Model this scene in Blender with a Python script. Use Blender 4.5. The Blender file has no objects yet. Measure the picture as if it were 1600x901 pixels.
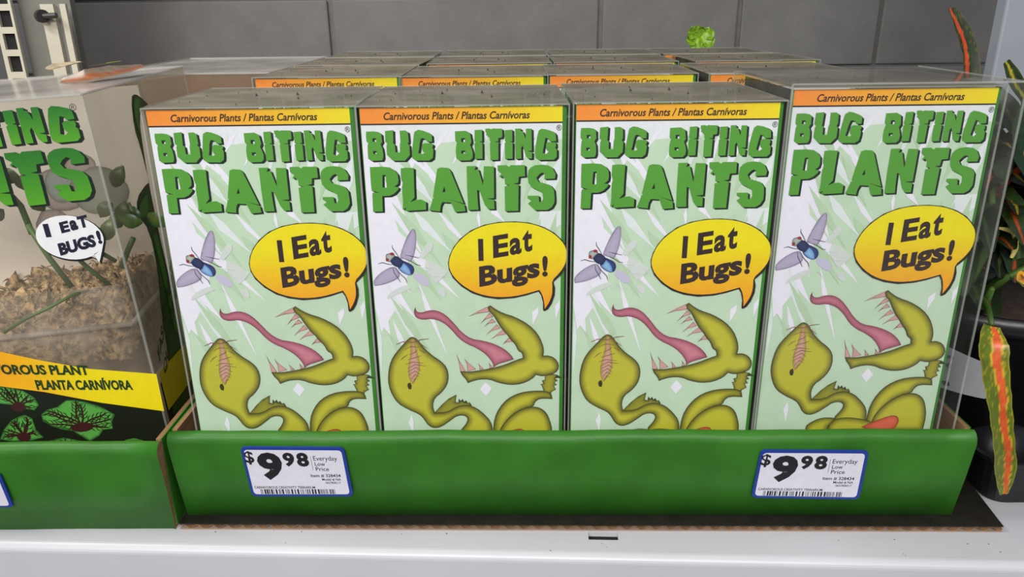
import bpy, bmesh, math, random
from mathutils import Vector, Matrix, noise
from mathutils.geometry import tessellate_polygon, delaunay_2d_cdt
random.seed(7)
scn = bpy.context.scene
COL = scn.collection

# ------------------------------------------------------------------ camera
cam_d = bpy.data.cameras.new('camera'); cam = bpy.data.objects.new('camera', cam_d); COL.objects.link(cam)
cam_d.sensor_width = 36; cam_d.lens = 1196/1600*36; cam_d.clip_start = .01
right = Vector((.999935, -.003932, -.010685)); down = Vector((-.011386, -.345362, -.938400)); fwd = Vector((0, .938461, -.345384))
m = Matrix((right, -down, -fwd)).transposed().to_4x4(); m.translation = (0, 0, .27)
cam.matrix_world = m
scn.camera = cam
# ------------------------------------------------------------------ light
scn.view_settings.view_transform = 'Standard'; scn.view_settings.look = 'None'
scn.view_settings.gamma = 1; scn.view_settings.exposure = 0.0; scn.view_settings.use_curve_mapping = False
w = bpy.data.worlds.new('world'); scn.world = w; w.use_nodes = True
w.node_tree.nodes['Background'].inputs[0].default_value = (.80, .86, 1, 1)
w.node_tree.nodes['Background'].inputs[1].default_value = .26
def area(name, loc, target, sx, sy, power, color):
    l = bpy.data.lights.new(name, 'AREA'); l.shape = 'RECTANGLE'; l.size = sx; l.size_y = sy; l.energy = power; l.color = color
    o = bpy.data.objects.new(name, l); COL.objects.link(o); o.location = loc
    o.rotation_euler = (Vector(target)-Vector(loc)).to_track_quat('-Z', 'Y').to_euler(); return o
area('aisle_lamp', (-.15, -.95, 1.0), (0, .4, .1), 1.7, .4, 27.5, (1, .97, .92))
area('shelf_lamp', (-.75, .35, .85), (-.35, 1.05, .2), .7, .12, 7.0, (1, .96, .9))

# ------------------------------------------------------------------ materials
MATS = {}
def mat(name, col=(.5,.5,.5), rough=.5, var=.0, scale=40, alpha=1, spec=.5, bump=0, vcol=False, col2=None, metal=0, trans_col=None, stretch=None):
    if name in MATS: return MATS[name]
    M = bpy.data.materials.new(name); M.use_nodes = True; nt = M.node_tree; N = nt.nodes; L = nt.links
    b = N['Principled BSDF']; b.inputs['Roughness'].default_value = rough; b.inputs['Metallic'].default_value = metal
    b.inputs['Specular IOR Level'].default_value = spec
    tc = N.new('ShaderNodeTexCoord'); nz = N.new('ShaderNodeTexNoise'); nz.inputs['Scale'].default_value = scale; nz.inputs['Detail'].default_value = 6
    if stretch:
        mp = N.new('ShaderNodeMapping'); mp.inputs['Scale'].default_value = stretch; L.new(tc.outputs['Object'], mp.inputs[0]); L.new(mp.outputs[0], nz.inputs['Vector'])
    else: L.new(tc.outputs['Object'], nz.inputs['Vector'])
    if vcol:
        src = N.new('ShaderNodeVertexColor'); src.layer_name = 'Col'; c = src.outputs[0]
        mx = N.new('ShaderNodeMix'); mx.data_type = 'RGBA'; mx.blend_type = 'MULTIPLY'; mx.inputs[0].default_value = 1
        mr = N.new('ShaderNodeMapRange'); mr.inputs['From Min'].default_value = .3; mr.inputs['From Max'].default_value = .7
        mr.inputs['To Min'].default_value = 1-var; mr.inputs['To Max'].default_value = 1+var
        L.new(nz.outputs[0], mr.inputs[0]); L.new(c, mx.inputs[6]); L.new(mr.outputs[0], mx.inputs[7]); L.new(mx.outputs[2], b.inputs['Base Color'])
    else:
        cr = N.new('ShaderNodeValToRGB'); cr.color_ramp.elements[0].position = .35; cr.color_ramp.elements[1].position = .65
        c2 = col2 if col2 else [min(1, c*(1+var)) for c in col]; c1 = col if col2 else [c*(1-var) for c in col]
        cr.color_ramp.elements[0].color = (*c1, 1); cr.color_ramp.elements[1].color = (*c2, 1)
        L.new(nz.outputs[0], cr.inputs[0]); L.new(cr.outputs[0], b.inputs['Base Color'])
    if bump:
        bp = N.new('ShaderNodeBump'); bp.inputs['Strength'].default_value = bump; bp.inputs['Distance'].default_value = .001
        n2 = N.new('ShaderNodeTexNoise'); n2.inputs['Scale'].default_value = scale*4; L.new(tc.outputs['Object'], n2.inputs['Vector'])
        L.new(n2.outputs[0], bp.inputs['Height']); L.new(bp.outputs[0], b.inputs['Normal'])
    if alpha < 1: b.inputs['Alpha'].default_value = alpha
    MATS[name] = M; return M
def clear(name, tint=(1,1,1), dust=.1, dustcol=(.5,.47,.42), dscale=25, dmax=None, rough=.06):
    """thin clear plastic: see-through film with a sharp surface reflection and a thin dusty haze"""
    M = bpy.data.materials.new(name); M.use_nodes = True; nt = M.node_tree; N = nt.nodes; L = nt.links
    for n in list(N): N.remove(n)
    out = N.new('ShaderNodeOutputMaterial'); tr = N.new('ShaderNodeBsdfTransparent'); tr.inputs[0].default_value = (*tint, 1)
    gl = N.new('ShaderNodeBsdfGlossy'); gl.inputs['Roughness'].default_value = rough
    fr = N.new('ShaderNodeFresnel'); ge = N.new('ShaderNodeNewGeometry'); mt = N.new('ShaderNodeMath'); mt.operation = 'MULTIPLY_ADD'
    mt.inputs[1].default_value = 1/1.35-1.35; mt.inputs[2].default_value = 1.35; L.new(ge.outputs['Backfacing'], mt.inputs[0]); L.new(mt.outputs[0], fr.inputs[0])
    m1 = N.new('ShaderNodeMixShader'); L.new(fr.outputs[0], m1.inputs[0]); L.new(tr.outputs[0], m1.inputs[1]); L.new(gl.outputs[0], m1.inputs[2])
    df = N.new('ShaderNodeBsdfDiffuse')
    tc = N.new('ShaderNodeTexCoord'); nz = N.new('ShaderNodeTexNoise'); nz.inputs['Scale'].default_value = dscale; nz.inputs['Detail'].default_value = 8
    L.new(tc.outputs['Object'], nz.inputs['Vector'])
    cr = N.new('ShaderNodeValToRGB'); cr.color_ramp.elements[0].position = .3; cr.color_ramp.elements[1].position = .7
    cr.color_ramp.elements[0].color = (*[c*.75 for c in dustcol], 1); cr.color_ramp.elements[1].color = (*[min(1,c*1.2) for c in dustcol], 1)
    L.new(nz.outputs[0], cr.inputs[0]); L.new(cr.outputs[0], df.inputs[0])
    mr = N.new('ShaderNodeMapRange'); mr.inputs['From Min'].default_value = .3; mr.inputs['From Max'].default_value = .7
    mr.inputs['To Min'].default_value = dust; mr.inputs['To Max'].default_value = dust if dmax is None else dmax
    L.new(nz.outputs[0], mr.inputs[0])
    m2 = N.new('ShaderNodeMixShader'); L.new(mr.outputs[0], m2.inputs[0]); L.new(m1.outputs[0], m2.inputs[1]); L.new(df.outputs[0], m2.inputs[2])
    L.new(m2.outputs[0], out.inputs[0]); MATS[name] = M; return M
def s2l(r, g, b):
    f = lambda c: (c/255/12.92) if c <= 10 else ((c/255+.055)/1.055)**2.4
    return (f(r), f(g), f(b))
ink = lambda n, r, g, b, rough=.45: mat(n, s2l(r, g, b), rough, .03, 300)
M_print = mat('printed_artwork', rough=.45, vcol=True, var=.03, scale=300)
M_black = ink('black_ink', 30, 28, 32); M_tgreen = ink('green_ink', 84, 158, 52)
M_cardwhite = mat('card_pale_green', s2l(194, 219, 190), .5, .03, 120)
M_lav = ink('card_lavender_white', 236, 234, 244)
M_gflap = mat('card_green_side', s2l(66, 140, 48), .5, .1, 60); M_sideshade = mat('card_gap_shade', s2l(22, 34, 18), .6, .3, 60)  # the dark one paints the shade in the gaps between boxes
M_plastic = clear('clear_plastic_film', dust=.0, dmax=.02, rough=.05)
M_side = clear('clear_plastic_side', tint=(.93,.94,.92), dust=.03, dmax=.16, dscale=18, rough=.05)
M_lid = clear('dusty_clear_plastic_lid', tint=(.8,.8,.78), dust=.78, dmax=.97, dustcol=s2l(128,123,110), dscale=42, rough=.2)
M_front = clear('clear_plastic_front', dust=.03, dmax=.16, dustcol=s2l(190,180,160), dscale=14, rough=.04)
M_edge = mat('plastic_fold_edge', s2l(196,200,192), .2, .05, 80, alpha=.26)
M_kraft = mat('kraft_cardboard', s2l(150,112,78), .8, .18, 60, bump=.2, stretch=(1,1,6))
M_kraftd = mat('dark_kraft_cardboard', s2l(92,66,44), .85, .2, 60)
M_tray = mat('green_printed_cardboard', s2l(46,112,22), .5, .12, 35, bump=.12)
M_dark = mat('dark_printed_cardboard', s2l(30,26,20), .6, .25, 90, bump=.2)
M_shelf = mat('white_powder_coat', s2l(204,204,210), .35, .03, 12, bump=.05)
M_wall = mat('painted_grey_blockwork', s2l(116,114,112), .75, .07, 25, bump=.6)
M_joint = mat('wall_joint', s2l(112,110,108), .8, .1, 60)
M_metal = mat('cream_painted_steel', s2l(190,186,168), .4, .05, 40)
M_bluegrey = mat('blue_grey_painted_steel', s2l(158,164,172), .45, .04, 30)
M_gap = mat('black_hollow_shade', s2l(14,13,16), .8)  # black stands in for the shade inside open slots
M_blackpl = mat('black_nursery_plastic', s2l(26,26,30), .35, .15, 40, bump=.15)
M_soil = mat('potting_soil', s2l(50,36,26), .95, .4, 150, bump=1)
M_leaf = mat('leaf_surface', rough=.35, vcol=True, var=.18, scale=160)
M_moss = mat('dried_moss', s2l(56,38,26), .95, 0, 240, col2=s2l(222,188,138), bump=1)
M_board = mat('beige_backing_board', s2l(244,234,216), .8, .06, 12)
M_stem = mat('green_stem', s2l(64,100,36), .45, .2, 80)

# ------------------------------------------------------------------ mesh helpers
def obj(name, verts, faces, material, parent=None, smooth=False, cols=None, mats=None, fmats=None):
    me = bpy.data.meshes.new(name); me.from_pydata([tuple(v) for v in verts], [], faces)
    if mats:
        for mm in mats: me.materials.append(mm)
        for p, i in zip(me.polygons, fmats): p.material_index = i
    else: me.materials.append(material)
    if cols:
        a = me.color_attributes.new('Col', 'FLOAT_COLOR', 'POINT')
        for i, c in enumerate(cols): a.data[i].color = (*c, 1)
    if smooth:
        for p in me.polygons: p.use_smooth = True
    me.update()
    o = bpy.data.objects.new(name, me); COL.objects.link(o)
    if parent: o.parent = parent
    return o
def thing(name, label, cat, loc=(0,0,0), rot=(0,0,0), group=None):
    o = bpy.data.objects.new(name, None); o.empty_display_size = .02; COL.objects.link(o)
    o.location = loc; o.rotation_euler = rot; return tag(o, label, cat, group)
def tag(o, label, cat, group=None):
    o['label'] = label; o['category'] = cat
    if group: o['group'] = group
    return o
def struct(o): o['kind'] = 'structure'; return o
class MB:
    def __init__(s): s.v = []; s.f = []; s.m = []
    def add(s, vs, fs, m=0):
        k = len(s.v); s.v += [tuple(v) for v in vs]; s.f += [tuple(i+k for i in f) for f in fs]; s.m += [m]*len(fs); return s
    def box(s, x0, x1, y0, y1, z0, z1, m=0):
        return s.add([(x0,y0,z0),(x1,y0,z0),(x1,y1,z0),(x0,y1,z0),(x0,y0,z1),(x1,y0,z1),(x1,y1,z1),(x0,y1,z1)],
              [(0,3,2,1),(4,5,6,7),(0,1,5,4),(1,2,6,5),(2,3,7,6),(3,0,4,7)], m)
    def tube(s, pts, rad, n=8, m=0):
        pts = [Vector(p) for p in pts]; rings = []
        rad = rad if isinstance(rad, (list, tuple)) else [rad]*len(pts)
        for i, p in enumerate(pts):
            t = (pts[min(i+1, len(pts)-1)]-pts[max(i-1, 0)]).normalized()
            a = t.cross(Vector((0,0,1)) if abs(t.z) < .9 else Vector((1,0,0))).normalized(); b = t.cross(a)
            rings.append([p+(a*math.cos(2*math.pi*k/n)+b*math.sin(2*math.pi*k/n))*rad[i] for k in range(n)])
        vs = [v for r in rings for v in r]; fs = []
        for i in range(len(pts)-1):
            for k in range(n): fs.append((i*n+k, i*n+(k+1)%n, (i+1)*n+(k+1)%n, (i+1)*n+k))
        fs.append(tuple(range(n))[::-1]); fs.append(tuple(range((len(pts)-1)*n, len(pts)*n)))
        return s.add(vs, fs, m)
    def extrude(s, prof, x0, x1, m=0, cap=None):
        """profile [(y,z)] closed, extruded along x"""
        n = len(prof); vs = [(x0, y, z) for y, z in prof]+[(x1, y, z) for y, z in prof]
        fs = [(i, (i+1)%n, n+(i+1)%n, n+i) for i in range(n)]
        s.add(vs, fs, m); s.add(vs, [tuple(range(n))[::-1], tuple(range(n, 2*n))], m if cap is None else cap); return s
    def build(s, name, material, parent=None, smooth=False, mats=None):
        return obj(name, s.v, s.f, material, parent, smooth, None, mats, s.m if mats else None)
def bevel(o, wdt, seg=2):
    b = o.modifiers.new('bevel', 'BEVEL'); b.width = wdt; b.segments = seg; b.limit_method = 'ANGLE'; return o

# flat print: polygons in millimetres on a face.  frame(u, v, lift) -> local point
def fill(polys, frame, lift):
    V = []; F = []
    for loops in polys:
        if not isinstance(loops[0][0], (list, tuple)): loops = [loops]
        ls = [[Vector((x, z, 0)) for x, z in l] for l in loops]
        flat = [p for l in ls for p in l]; tri = tessellate_polygon(ls)
        k = len(V); V += [frame(p.x, p.y, lift) for p in flat]; F += [(k+a, k+b, k+c) for a, b, c in tri]
    return V, F
def stroke(pts, wd):
    pts = [Vector(p) for p in pts]; l = []; r = []; n = len(pts)
    for i, p in enumerate(pts):
        t = (pts[min(i+1, n-1)]-pts[max(i-1, 0)]).normalized(); q = Vector((-t.y, t.x))*wd*(.5 if 0 < i < n-1 else .25)
        l.append(tuple(p+q)); r.append(tuple(p-q))
    return l+r[::-1]
def offset(poly, dx, dz): return [(x+dx, z+dz) for x, z in poly]
class Print:
    """one mesh of flat printed shapes with ink colours per vertex"""
    def __init__(s, frame): s.V = []; s.F = []; s.C = []; s.fr = frame
    def flat(s, polys, col, lift):
        V, F = fill(polys, s.fr, lift); k = len(s.V); s.V += V; s.F += [tuple(i+k for i in f) for f in F]; s.C += [s2l(*col)]*len(V)
    def ink(s, polys, fn, lift, step=None):
        """interior points, ink colour from a function of (x, z, distance to outline)"""
        for poly in polys:
            poly = smooth_poly(poly) if step and step > 0 else poly
            n = len(poly); P = [Vector(p) for p in poly]
            xs = [p.x for p in P]; zs = [p.y for p in P]; st = abs(step)
            def dist(q):
                d = 1e9
                for i in range(n):
                    a = P[i]; b = P[(i+1)%n]; ab = b-a; t = max(0, min(1, (q-a).dot(ab)/(ab.length_squared+1e-12))); d = min(d, (q-a-ab*t).length)
                return d
            def inside(q):
                c = False
                for i in range(n):
                    a = P[i]; b = P[(i+1)%n]
                    if (a.y > q.y) != (b.y > q.y) and q.x < (b.x-a.x)*(q.y-a.y)/(b.y-a.y)+a.x: c = not c
                return c
            pts = list(P); D = [0]*n; x = min(xs); row = 0
            z = min(zs)
            while z < max(zs):
                x = min(xs)+(row%2)*st/2
                while x < max(xs):
                    q = Vector((x, z))
                    if inside(q):
                        d = dist(q)
                        if d > st*.35: pts.append(q); D.append(d)
                    x += st
                z += st*.87; row += 1
            ov, oe, of, _, _, _ = delaunay_2d_cdt(pts, [(i, (i+1)%n) for i in range(n)], [list(range(n))], 1, 1e-6)
            k = len(s.V)
            for v in ov:
                d = dist(v); s.V.append(s.fr(v.x, v.y, lift)); s.C.append(s2l(*[max(0, min(255, c)) for c in fn(v.x, v.y, d)]))
            for f in of: s.F.append(tuple(i+k for i in f))
    def build(s, name, parent, material=None): return obj(name, s.V, s.F, material or M_print, parent, cols=s.C)
def smooth_poly(P, it=1):
    for _ in range(it):
        Q = []; n = len(P)
        for i in range(n):
            a = Vector(P[i-1]); b = Vector(P[i]); c = Vector(P[(i+1)%n])
            if (b-a).normalized().dot((c-b).normalized()) > .45:
                Q.append(tuple(b*.75+a*.25) if (b-a).length > .6 else tuple(b)); Q.append(tuple(b*.75+c*.25))
            else: Q.append(tuple(b))
        P = Q
    return P
TXT = {}
def text_tris(s, bold=0, shear=0):
    key = (s, bold, shear)
    if key not in TXT:
        c = bpy.data.curves.new('t', 'FONT'); c.body = s; c.size = 1; c.offset = bold; c.shear = shear; c.resolution_u = 3; c.fill_mode = 'FRONT'
        o = bpy.data.objects.new('t', c); COL.objects.link(o); dg = bpy.context.evaluated_depsgraph_get(); dg.update()
        me = bpy.data.meshes.new_from_object(o.evaluated_get(dg)); V = [(v.co.x, v.co.y) for v in me.vertices]; F = [tuple(p.vertices) for p in me.polygons]
        bpy.data.objects.remove(o); bpy.data.curves.remove(c); bpy.data.meshes.remove(me)
        TXT[key] = (V, F)
    return TXT[key]
def text_geo(s, box, frame, lift, bold=0, shear=0, slope=0, lean=0):
    """fit text into box (x0, x1, z0, z1) in mm; slope raises the baseline, lean shears sideways"""
    V, F = text_tris(s, bold, shear); x0, x1, z0, z1 = box
    a0 = min(v[0] for v in V); a1 = max(v[0] for v in V); b0 = min(v[1] for v in V); b1 = max(v[1] for v in V)
    out = []
    for x, y in V:
        u = (x-a0)/(a1-a0)*(x1-x0)+x0; v = (y-b0)/(b1-b0)*(z1-z0)+z0
        out.append(frame(u+lean*(v-z0), v+slope*(u-x0), lift))
    return out, F
def text_obj(items, name, material, parent, frame, lift):
    V = []; F = []
    for it in items:
        v, f = text_geo(it[0], it[1], frame, lift, **(it[2] if len(it) > 2 else {})); k = len(V); V += v; F += [tuple(i+k for i in g) for g in f]
    return obj(name, V, F, material, parent)

ART = {'title':[[[[-45.55,209.78],[-41.93,209.84],[-39.57,209.45],[-38.47,208.49],[-38.46,206.37],[-38.28,205.04],[-39.18,203.62],[-38.49,202.12],[-38.26,199.97],[-38.27,197.55],[-38.9,196.21],[-44.02,196.0],[-45.45,197.1],[-45.44,200.05],[-45.3,203.26],[-44.9,204.32],[-45.68,205.29],[-45.72,207.51]],[[-42.81,206.63],[-41.1,206.61],[-41.12,204.92],[-42.82,205.04]],[[-42.93,200.67],[-41.21,200.65],[-41.32,199.2],[-42.92,199.33]]],[[[-36.62,209.94],[-32.87,210.32],[-33.06,204.98],[-33.27,204.19],[-32.46,203.54],[-32.37,199.91],[-30.23,199.77],[-30.11,203.51],[-29.77,204.68],[-29.82,209.97],[-27.31,210.15],[-26.03,209.4],[-25.86,206.76],[-25.87,204.64],[-26.44,204.01],[-25.59,203.14],[-25.69,198.49],[-28.15,195.93],[-33.8,195.99],[-36.52,198.77],[-36.38,203.27],[-35.94,204.11],[-36.85,204.87]]],[[[-22.95,209.37],[-21.19,210.35],[-19.09,209.95],[-15.96,208.76],[-14.84,207.69],[-14.82,204.78],[-17.22,204.75],[-17.7,205.87],[-19.27,206.47],[-20.08,206.16],[-20.73,204.05],[-21.14,201.38],[-21.67,199.35],[-19.39,198.95],[-18.54,199.86],[-19.32,200.19],[-19.74,201.37],[-19.64,203.4],[-18.59,204.13],[-15.02,203.98],[-14.36,203.18],[-14.96,201.85],[-14.45,201.31],[-14.55,199.17],[-14.91,197.02],[-16.58,195.85],[-23.04,195.92],[-24.59,197.13],[-24.68,199.28],[-24.18,202.49],[-23.52,206.73]]],[[[-3.95,209.41],[1.0,209.62],[3.09,208.54],[3.4,206.43],[3.66,204.3],[2.92,202.98],[3.67,201.1],[4.14,198.95],[3.92,196.8],[2.71,195.73],[-2.41,195.68],[-3.82,196.89],[-3.83,201.18],[-3.49,203.21],[-3.19,204.11],[-3.95,205.18]],[[-1.14,206.21],[0.62,206.19],[0.56,204.34],[-1.2,204.46]],[[-1.34,200.35],[0.59,200.33],[0.55,198.88],[-1.38,199.01]]],[[[5.25,209.84],[8.71,210.06],[8.69,204.67],[7.13,204.26],[8.78,204.08],[8.65,196.47],[5.15,196.35],[5.08,203.75],[5.9,204.27],[5.11,204.71]]],[[[10.31,210.46],[12.44,210.54],[12.8,210.12],[13.76,210.53],[18.12,210.37],[18.23,207.32],[17.95,206.26],[16.34,206.12],[16.21,204.58],[14.17,204.18],[16.58,204.05],[16.3,203.62],[16.17,195.85],[12.4,195.73],[12.29,203.67],[12.79,204.2],[12.37,204.63],[12.19,206.33],[11.67,207.13],[11.45,206.6],[11.05,207.66],[10.51,207.51],[10.85,208.46],[10.33,208.99]]],[[[19.43,209.68],[22.89,209.9],[22.89,204.61],[21.65,204.31],[22.99,203.97],[22.9,196.31],[19.41,196.19],[19.24,203.59],[20.05,204.11],[19.36,204.65]]],[[[24.27,210.31],[26.93,210.38],[26.76,209.22],[27.82,209.05],[29.14,205.34],[29.32,210.25],[31.92,210.22],[32.06,199.97],[29.91,199.84],[32.22,199.17],[32.05,196.21],[30.17,196.23],[29.1,197.59],[27.78,202.43],[26.98,201.37],[27.1,196.26],[24.36,196.13],[24.29,200.86]]],[[[35.27,209.23],[36.59,210.17],[39.25,209.72],[42.45,208.63],[43.25,207.56],[43.55,204.38],[40.61,204.15],[39.91,205.48],[38.47,205.92],[37.95,203.38],[37.16,198.84],[38.88,198.28],[40.11,199.51],[39.3,199.84],[38.76,200.81],[38.75,203.1],[39.81,203.89],[43.29,203.69],[43.47,201.98],[43.04,201.19],[43.86,200.37],[43.89,196.88],[42.55,195.55],[35.55,195.46],[33.83,196.46],[33.51,199.15],[33.94,202.89],[34.58,206.6]]],[[[-45.0,193.03],[-39.38,193.18],[-35.62,192.81],[-33.55,191.54],[-32.05,189.61],[-31.78,186.87],[-32.07,184.94],[-33.96,183.36],[-31.79,183.22],[-32.26,181.9],[-34.29,179.98],[-36.53,179.05],[-40.1,178.93],[-40.35,171.34],[-45.04,171.28],[-44.79,179.82],[-44.51,180.71],[-41.35,180.62],[-43.75,181.37],[-44.99,181.6],[-45.09,185.37]],[[-39.33,189.15],[-37.75,189.29],[-37.63,183.07],[-39.65,183.09]]],[[[-30.36,192.32],[-27.54,192.56],[-24.2,192.36],[-24.44,185.13],[-24.55,178.19],[-26.77,175.69],[-24.07,176.9],[-21.33,177.03],[-19.19,175.89],[-19.28,171.94],[-28.22,171.48],[-29.41,171.89],[-28.66,173.35],[-29.93,172.35],[-30.6,172.25],[-30.25,176.3],[-30.39,182.99],[-29.88,185.19],[-30.56,187.4]]],[[[-12.99,191.85],[-11.35,192.48],[-7.85,192.22],[-6.81,190.96],[-0.96,174.83],[-7.63,176.87],[-0.7,174.27],[-0.26,170.99],[-5.23,170.65],[-6.49,173.77],[-7.25,175.35],[-11.25,175.63],[-12.15,173.84],[-12.55,171.02],[-17.86,171.65],[-16.49,175.01],[-15.94,177.36],[-15.04,177.8],[-15.68,178.25],[-14.39,185.01]],[[-11.05,180.43],[-10.0,183.3],[-9.45,180.69]]],[[[1.0,192.93],[5.59,192.99],[4.62,190.99],[6.47,191.46],[8.61,183.63],[9.21,192.84],[13.95,192.62],[13.77,177.34],[10.1,177.05],[13.76,176.45],[13.83,171.83],[10.81,171.87],[9.21,174.14],[6.91,180.88],[5.66,181.45],[5.84,175.87],[6.12,171.64],[1.16,171.53],[0.93,182.06]]],[[[15.69,193.14],[19.9,193.21],[21.24,192.37],[22.06,193.18],[28.65,193.1],[28.78,187.81],[25.8,187.57],[25.5,184.71],[23.05,184.24],[25.66,183.77],[25.39,170.85],[19.05,170.75],[18.95,182.96],[21.41,183.49],[19.89,183.95],[19.13,184.18],[19.06,186.82],[18.63,187.1],[17.67,188.21],[17.22,187.28],[16.85,187.95],[16.3,187.68],[17.68,189.31],[16.34,190.14],[15.7,190.69]]],[[[31.5,191.88],[33.4,192.94],[36.64,193.28],[39.88,192.87],[41.77,191.76],[43.42,188.74],[43.06,186.44],[38.01,186.33],[38.27,188.8],[36.92,189.47],[35.56,188.55],[34.21,186.92],[35.3,184.98],[38.29,184.12],[41.02,183.26],[42.67,181.02],[42.97,177.68],[43.0,174.87],[41.64,172.35],[39.45,171.08],[33.38,171.15],[30.09,174.46],[32.02,175.84],[29.99,176.99],[29.99,178.27],[35.3,178.21],[35.58,175.24],[36.68,174.95],[37.5,176.62],[37.22,179.42],[35.03,180.83],[32.03,182.26],[30.4,184.49],[29.98,187.79],[30.42,190.53]]]],
 'wing':[[[-33.44,148.22],[-31.98,152.58],[-29.57,158.12],[-27.29,161.78],[-25.78,162.5],[-24.95,161.45],[-24.81,157.45],[-25.59,151.88],[-26.9,147.51],[-28.09,145.51],[-31.13,146.81],[-33.19,147.46]],[[-37.06,143.09],[-39.81,142.3],[-44.22,139.49],[-47.16,136.33],[-47.49,134.4],[-47.11,132.98],[-42.82,133.57],[-37.87,135.25],[-34.72,137.14],[-34.02,138.73],[-35.59,142.57]]],
 'ghost':[[[-27.06,139.28],[-23.74,139.24],[-20.83,137.29],[-19.26,134.71],[-19.85,132.46],[-22.27,132.68],[-25.19,134.78],[-27.46,137.37]],[[-21.24,153.07],[-18.74,155.52],[-16.98,154.88],[-16.98,152.4],[-19.63,149.31],[-22.15,146.83],[-23.88,148.1]],[[-40.78,127.85],[-36.92,131.05],[-30.71,133.56],[-28.39,131.59],[-35.26,128.43],[-41.22,125.9]],[[-20.36,146.81],[-15.65,144.86],[-12.79,141.66],[-9.84,140.35],[-13.01,136.56],[-16.14,134.02],[-18.44,136.62],[-21.78,142.4]],[[-16.26,131.44],[-12.62,131.4],[-11.39,128.79],[-12.21,126.52],[-15.19,128.19]]],
 'flybody':[[[-33.24,146.64],[-30.02,145.35],[-27.41,143.74],[-26.63,141.51],[-27.24,139.29],[-28.92,138.35],[-31.29,139.02],[-33.6,140.64],[-35.1,142.69]]],
 'flyblue':[[[-32.13,145.06],[-30.41,143.77],[-28.76,141.21],[-28.48,138.66],[-30.4,138.81],[-32.43,140.11],[-34.42,142.04],[-33.19,142.54]]],
 'flythorax':[[[-38.46,146.39],[-37.33,148.14],[-35.2,148.74],[-33.19,147.46],[-31.68,145.68],[-32.39,143.79],[-34.09,142.55],[-36.15,143.21],[-37.75,144.49]]],
 'flyhead':[[[-40.41,149.43],[-38.69,150.16],[-36.61,150.01],[-35.8,148.75],[-37.4,147.01],[-38.7,145.45],[-39.86,146.09],[-40.53,147.68]]],
 'flyeye':[[[-38.7,150.04],[-37.17,150.58],[-36.19,150.01],[-36.39,148.88],[-37.87,149.02]],[[-40.54,147.55],[-39.16,147.53],[-38.93,146.52],[-39.58,145.78],[-40.46,146.1]]],
 'flyleg':[[[-36.93,154.38],[-36.86,152.64],[-35.39,150.43],[-34.04,148.1]],[[-44.45,144.7],[-42.31,145.3],[-39.97,144.52],[-37.42,144.04]],[[-30.7,149.13],[-27.46,148.27],[-23.91,147.48]],[[-29.95,146.61],[-27.32,145.31],[-25.3,143.84],[-23.4,143.56]],[[-37.21,142.59],[-36.95,140.04],[-35.05,136.82],[-34.02,134.76]],[[-35.89,142.57],[-33.98,139.37],[-31.42,136.78],[-30.65,134.52]]],
 'flyghostleg':[[[-22.38,142.41],[-19.39,142.05],[-16.55,141.07]],[[-20.13,139.2],[-18.4,137.58],[-11.16,137.3]],[[-26.54,132.22],[-24.2,130.57],[-23.22,128.29]]],
 'bub_out':[[-9.72,144.79],[-8.85,148.55],[-6.72,152.9],[-3.3,157.2],[2.16,161.44],[8.72,164.11],[15.82,165.42],[23.47,165.64],[30.53,164.95],[37.01,162.98],[42.94,159.73],[47.13,155.67],[49.19,152.23],[49.73,147.85],[49.32,142.81],[46.74,137.76],[42.84,133.95],[43.66,130.72],[43.51,126.82],[42.02,122.26],[40.2,119.32],[38.36,118.21],[37.62,118.88],[37.61,122.97],[36.62,126.91],[35.28,129.0],[29.19,127.0],[23.08,125.64],[15.14,125.08],[7.84,126.28],[1.81,128.5],[-3.55,132.26],[-7.62,136.81],[-9.39,140.98]],
 'bub_in':[[-9.36,144.78],[-8.5,148.42],[-6.43,152.71],[-3.01,156.82],[2.39,161.07],[8.83,163.74],[15.81,165.06],[23.47,165.27],[30.41,164.58],[36.78,162.62],[42.64,159.36],[46.65,155.43],[48.72,152.12],[49.37,147.98],[48.71,143.45],[45.82,138.72],[42.05,134.93],[42.32,130.73],[42.11,126.84],[40.67,122.93],[38.48,119.54],[38.22,122.96],[37.41,126.9],[35.76,129.91],[29.19,127.91],[23.09,126.55],[15.16,126.12],[7.98,127.25],[2.14,129.41],[-3.16,133.03],[-7.23,137.45],[-9.02,141.29]],
 'tongue':[[-27.32,121.42],[-27.04,119.01],[-24.6,118.08],[-20.37,119.55],[-16.23,119.32],[-12.17,117.03],[-8.19,112.47],[-4.19,106.97],[0.73,103.24],[6.6,102.25],[12.47,100.33],[17.49,97.48],[20.84,94.18],[22.51,91.35],[18.23,89.99],[13.95,88.63],[11.78,86.77],[11.41,89.61],[8.11,94.34],[3.12,98.13],[-1.88,100.51],[-5.98,103.78],[-9.98,109.32],[-14.01,113.0],[-18.93,114.86],[-23.97,114.21],[-27.24,115.42],[-28.31,118.57]],
 'lefthead':[[-29.48,104.99],[-27.04,103.58],[-23.93,98.47],[-19.9,94.22],[-15.37,90.89],[-12.55,87.08],[-11.73,81.84],[-12.97,76.58],[-16.17,72.27],[-19.76,69.4],[-21.09,65.01],[-20.16,60.56],[-13.6,60.77],[-8.24,64.35],[-2.98,65.27],[2.18,63.23],[6.45,59.23],[9.85,54.7],[10.8,49.16],[10.01,40.54],[-5.53,40.74],[-7.2,48.89],[-3.34,53.87],[-2.55,56.86],[-4.5,58.67],[-8.45,58.42],[-12.06,55.48],[-16.59,52.04],[-20.61,50.88],[-24.04,52.64],[-26.45,57.17],[-28.51,59.68],[-34.45,62.72],[-39.46,66.23],[-42.19,71.15],[-43.79,76.97],[-43.75,82.72],[-42.45,89.35],[-40.28,94.01],[-36.6,98.62],[-32.98,102.74],[-31.02,104.55]],
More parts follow.
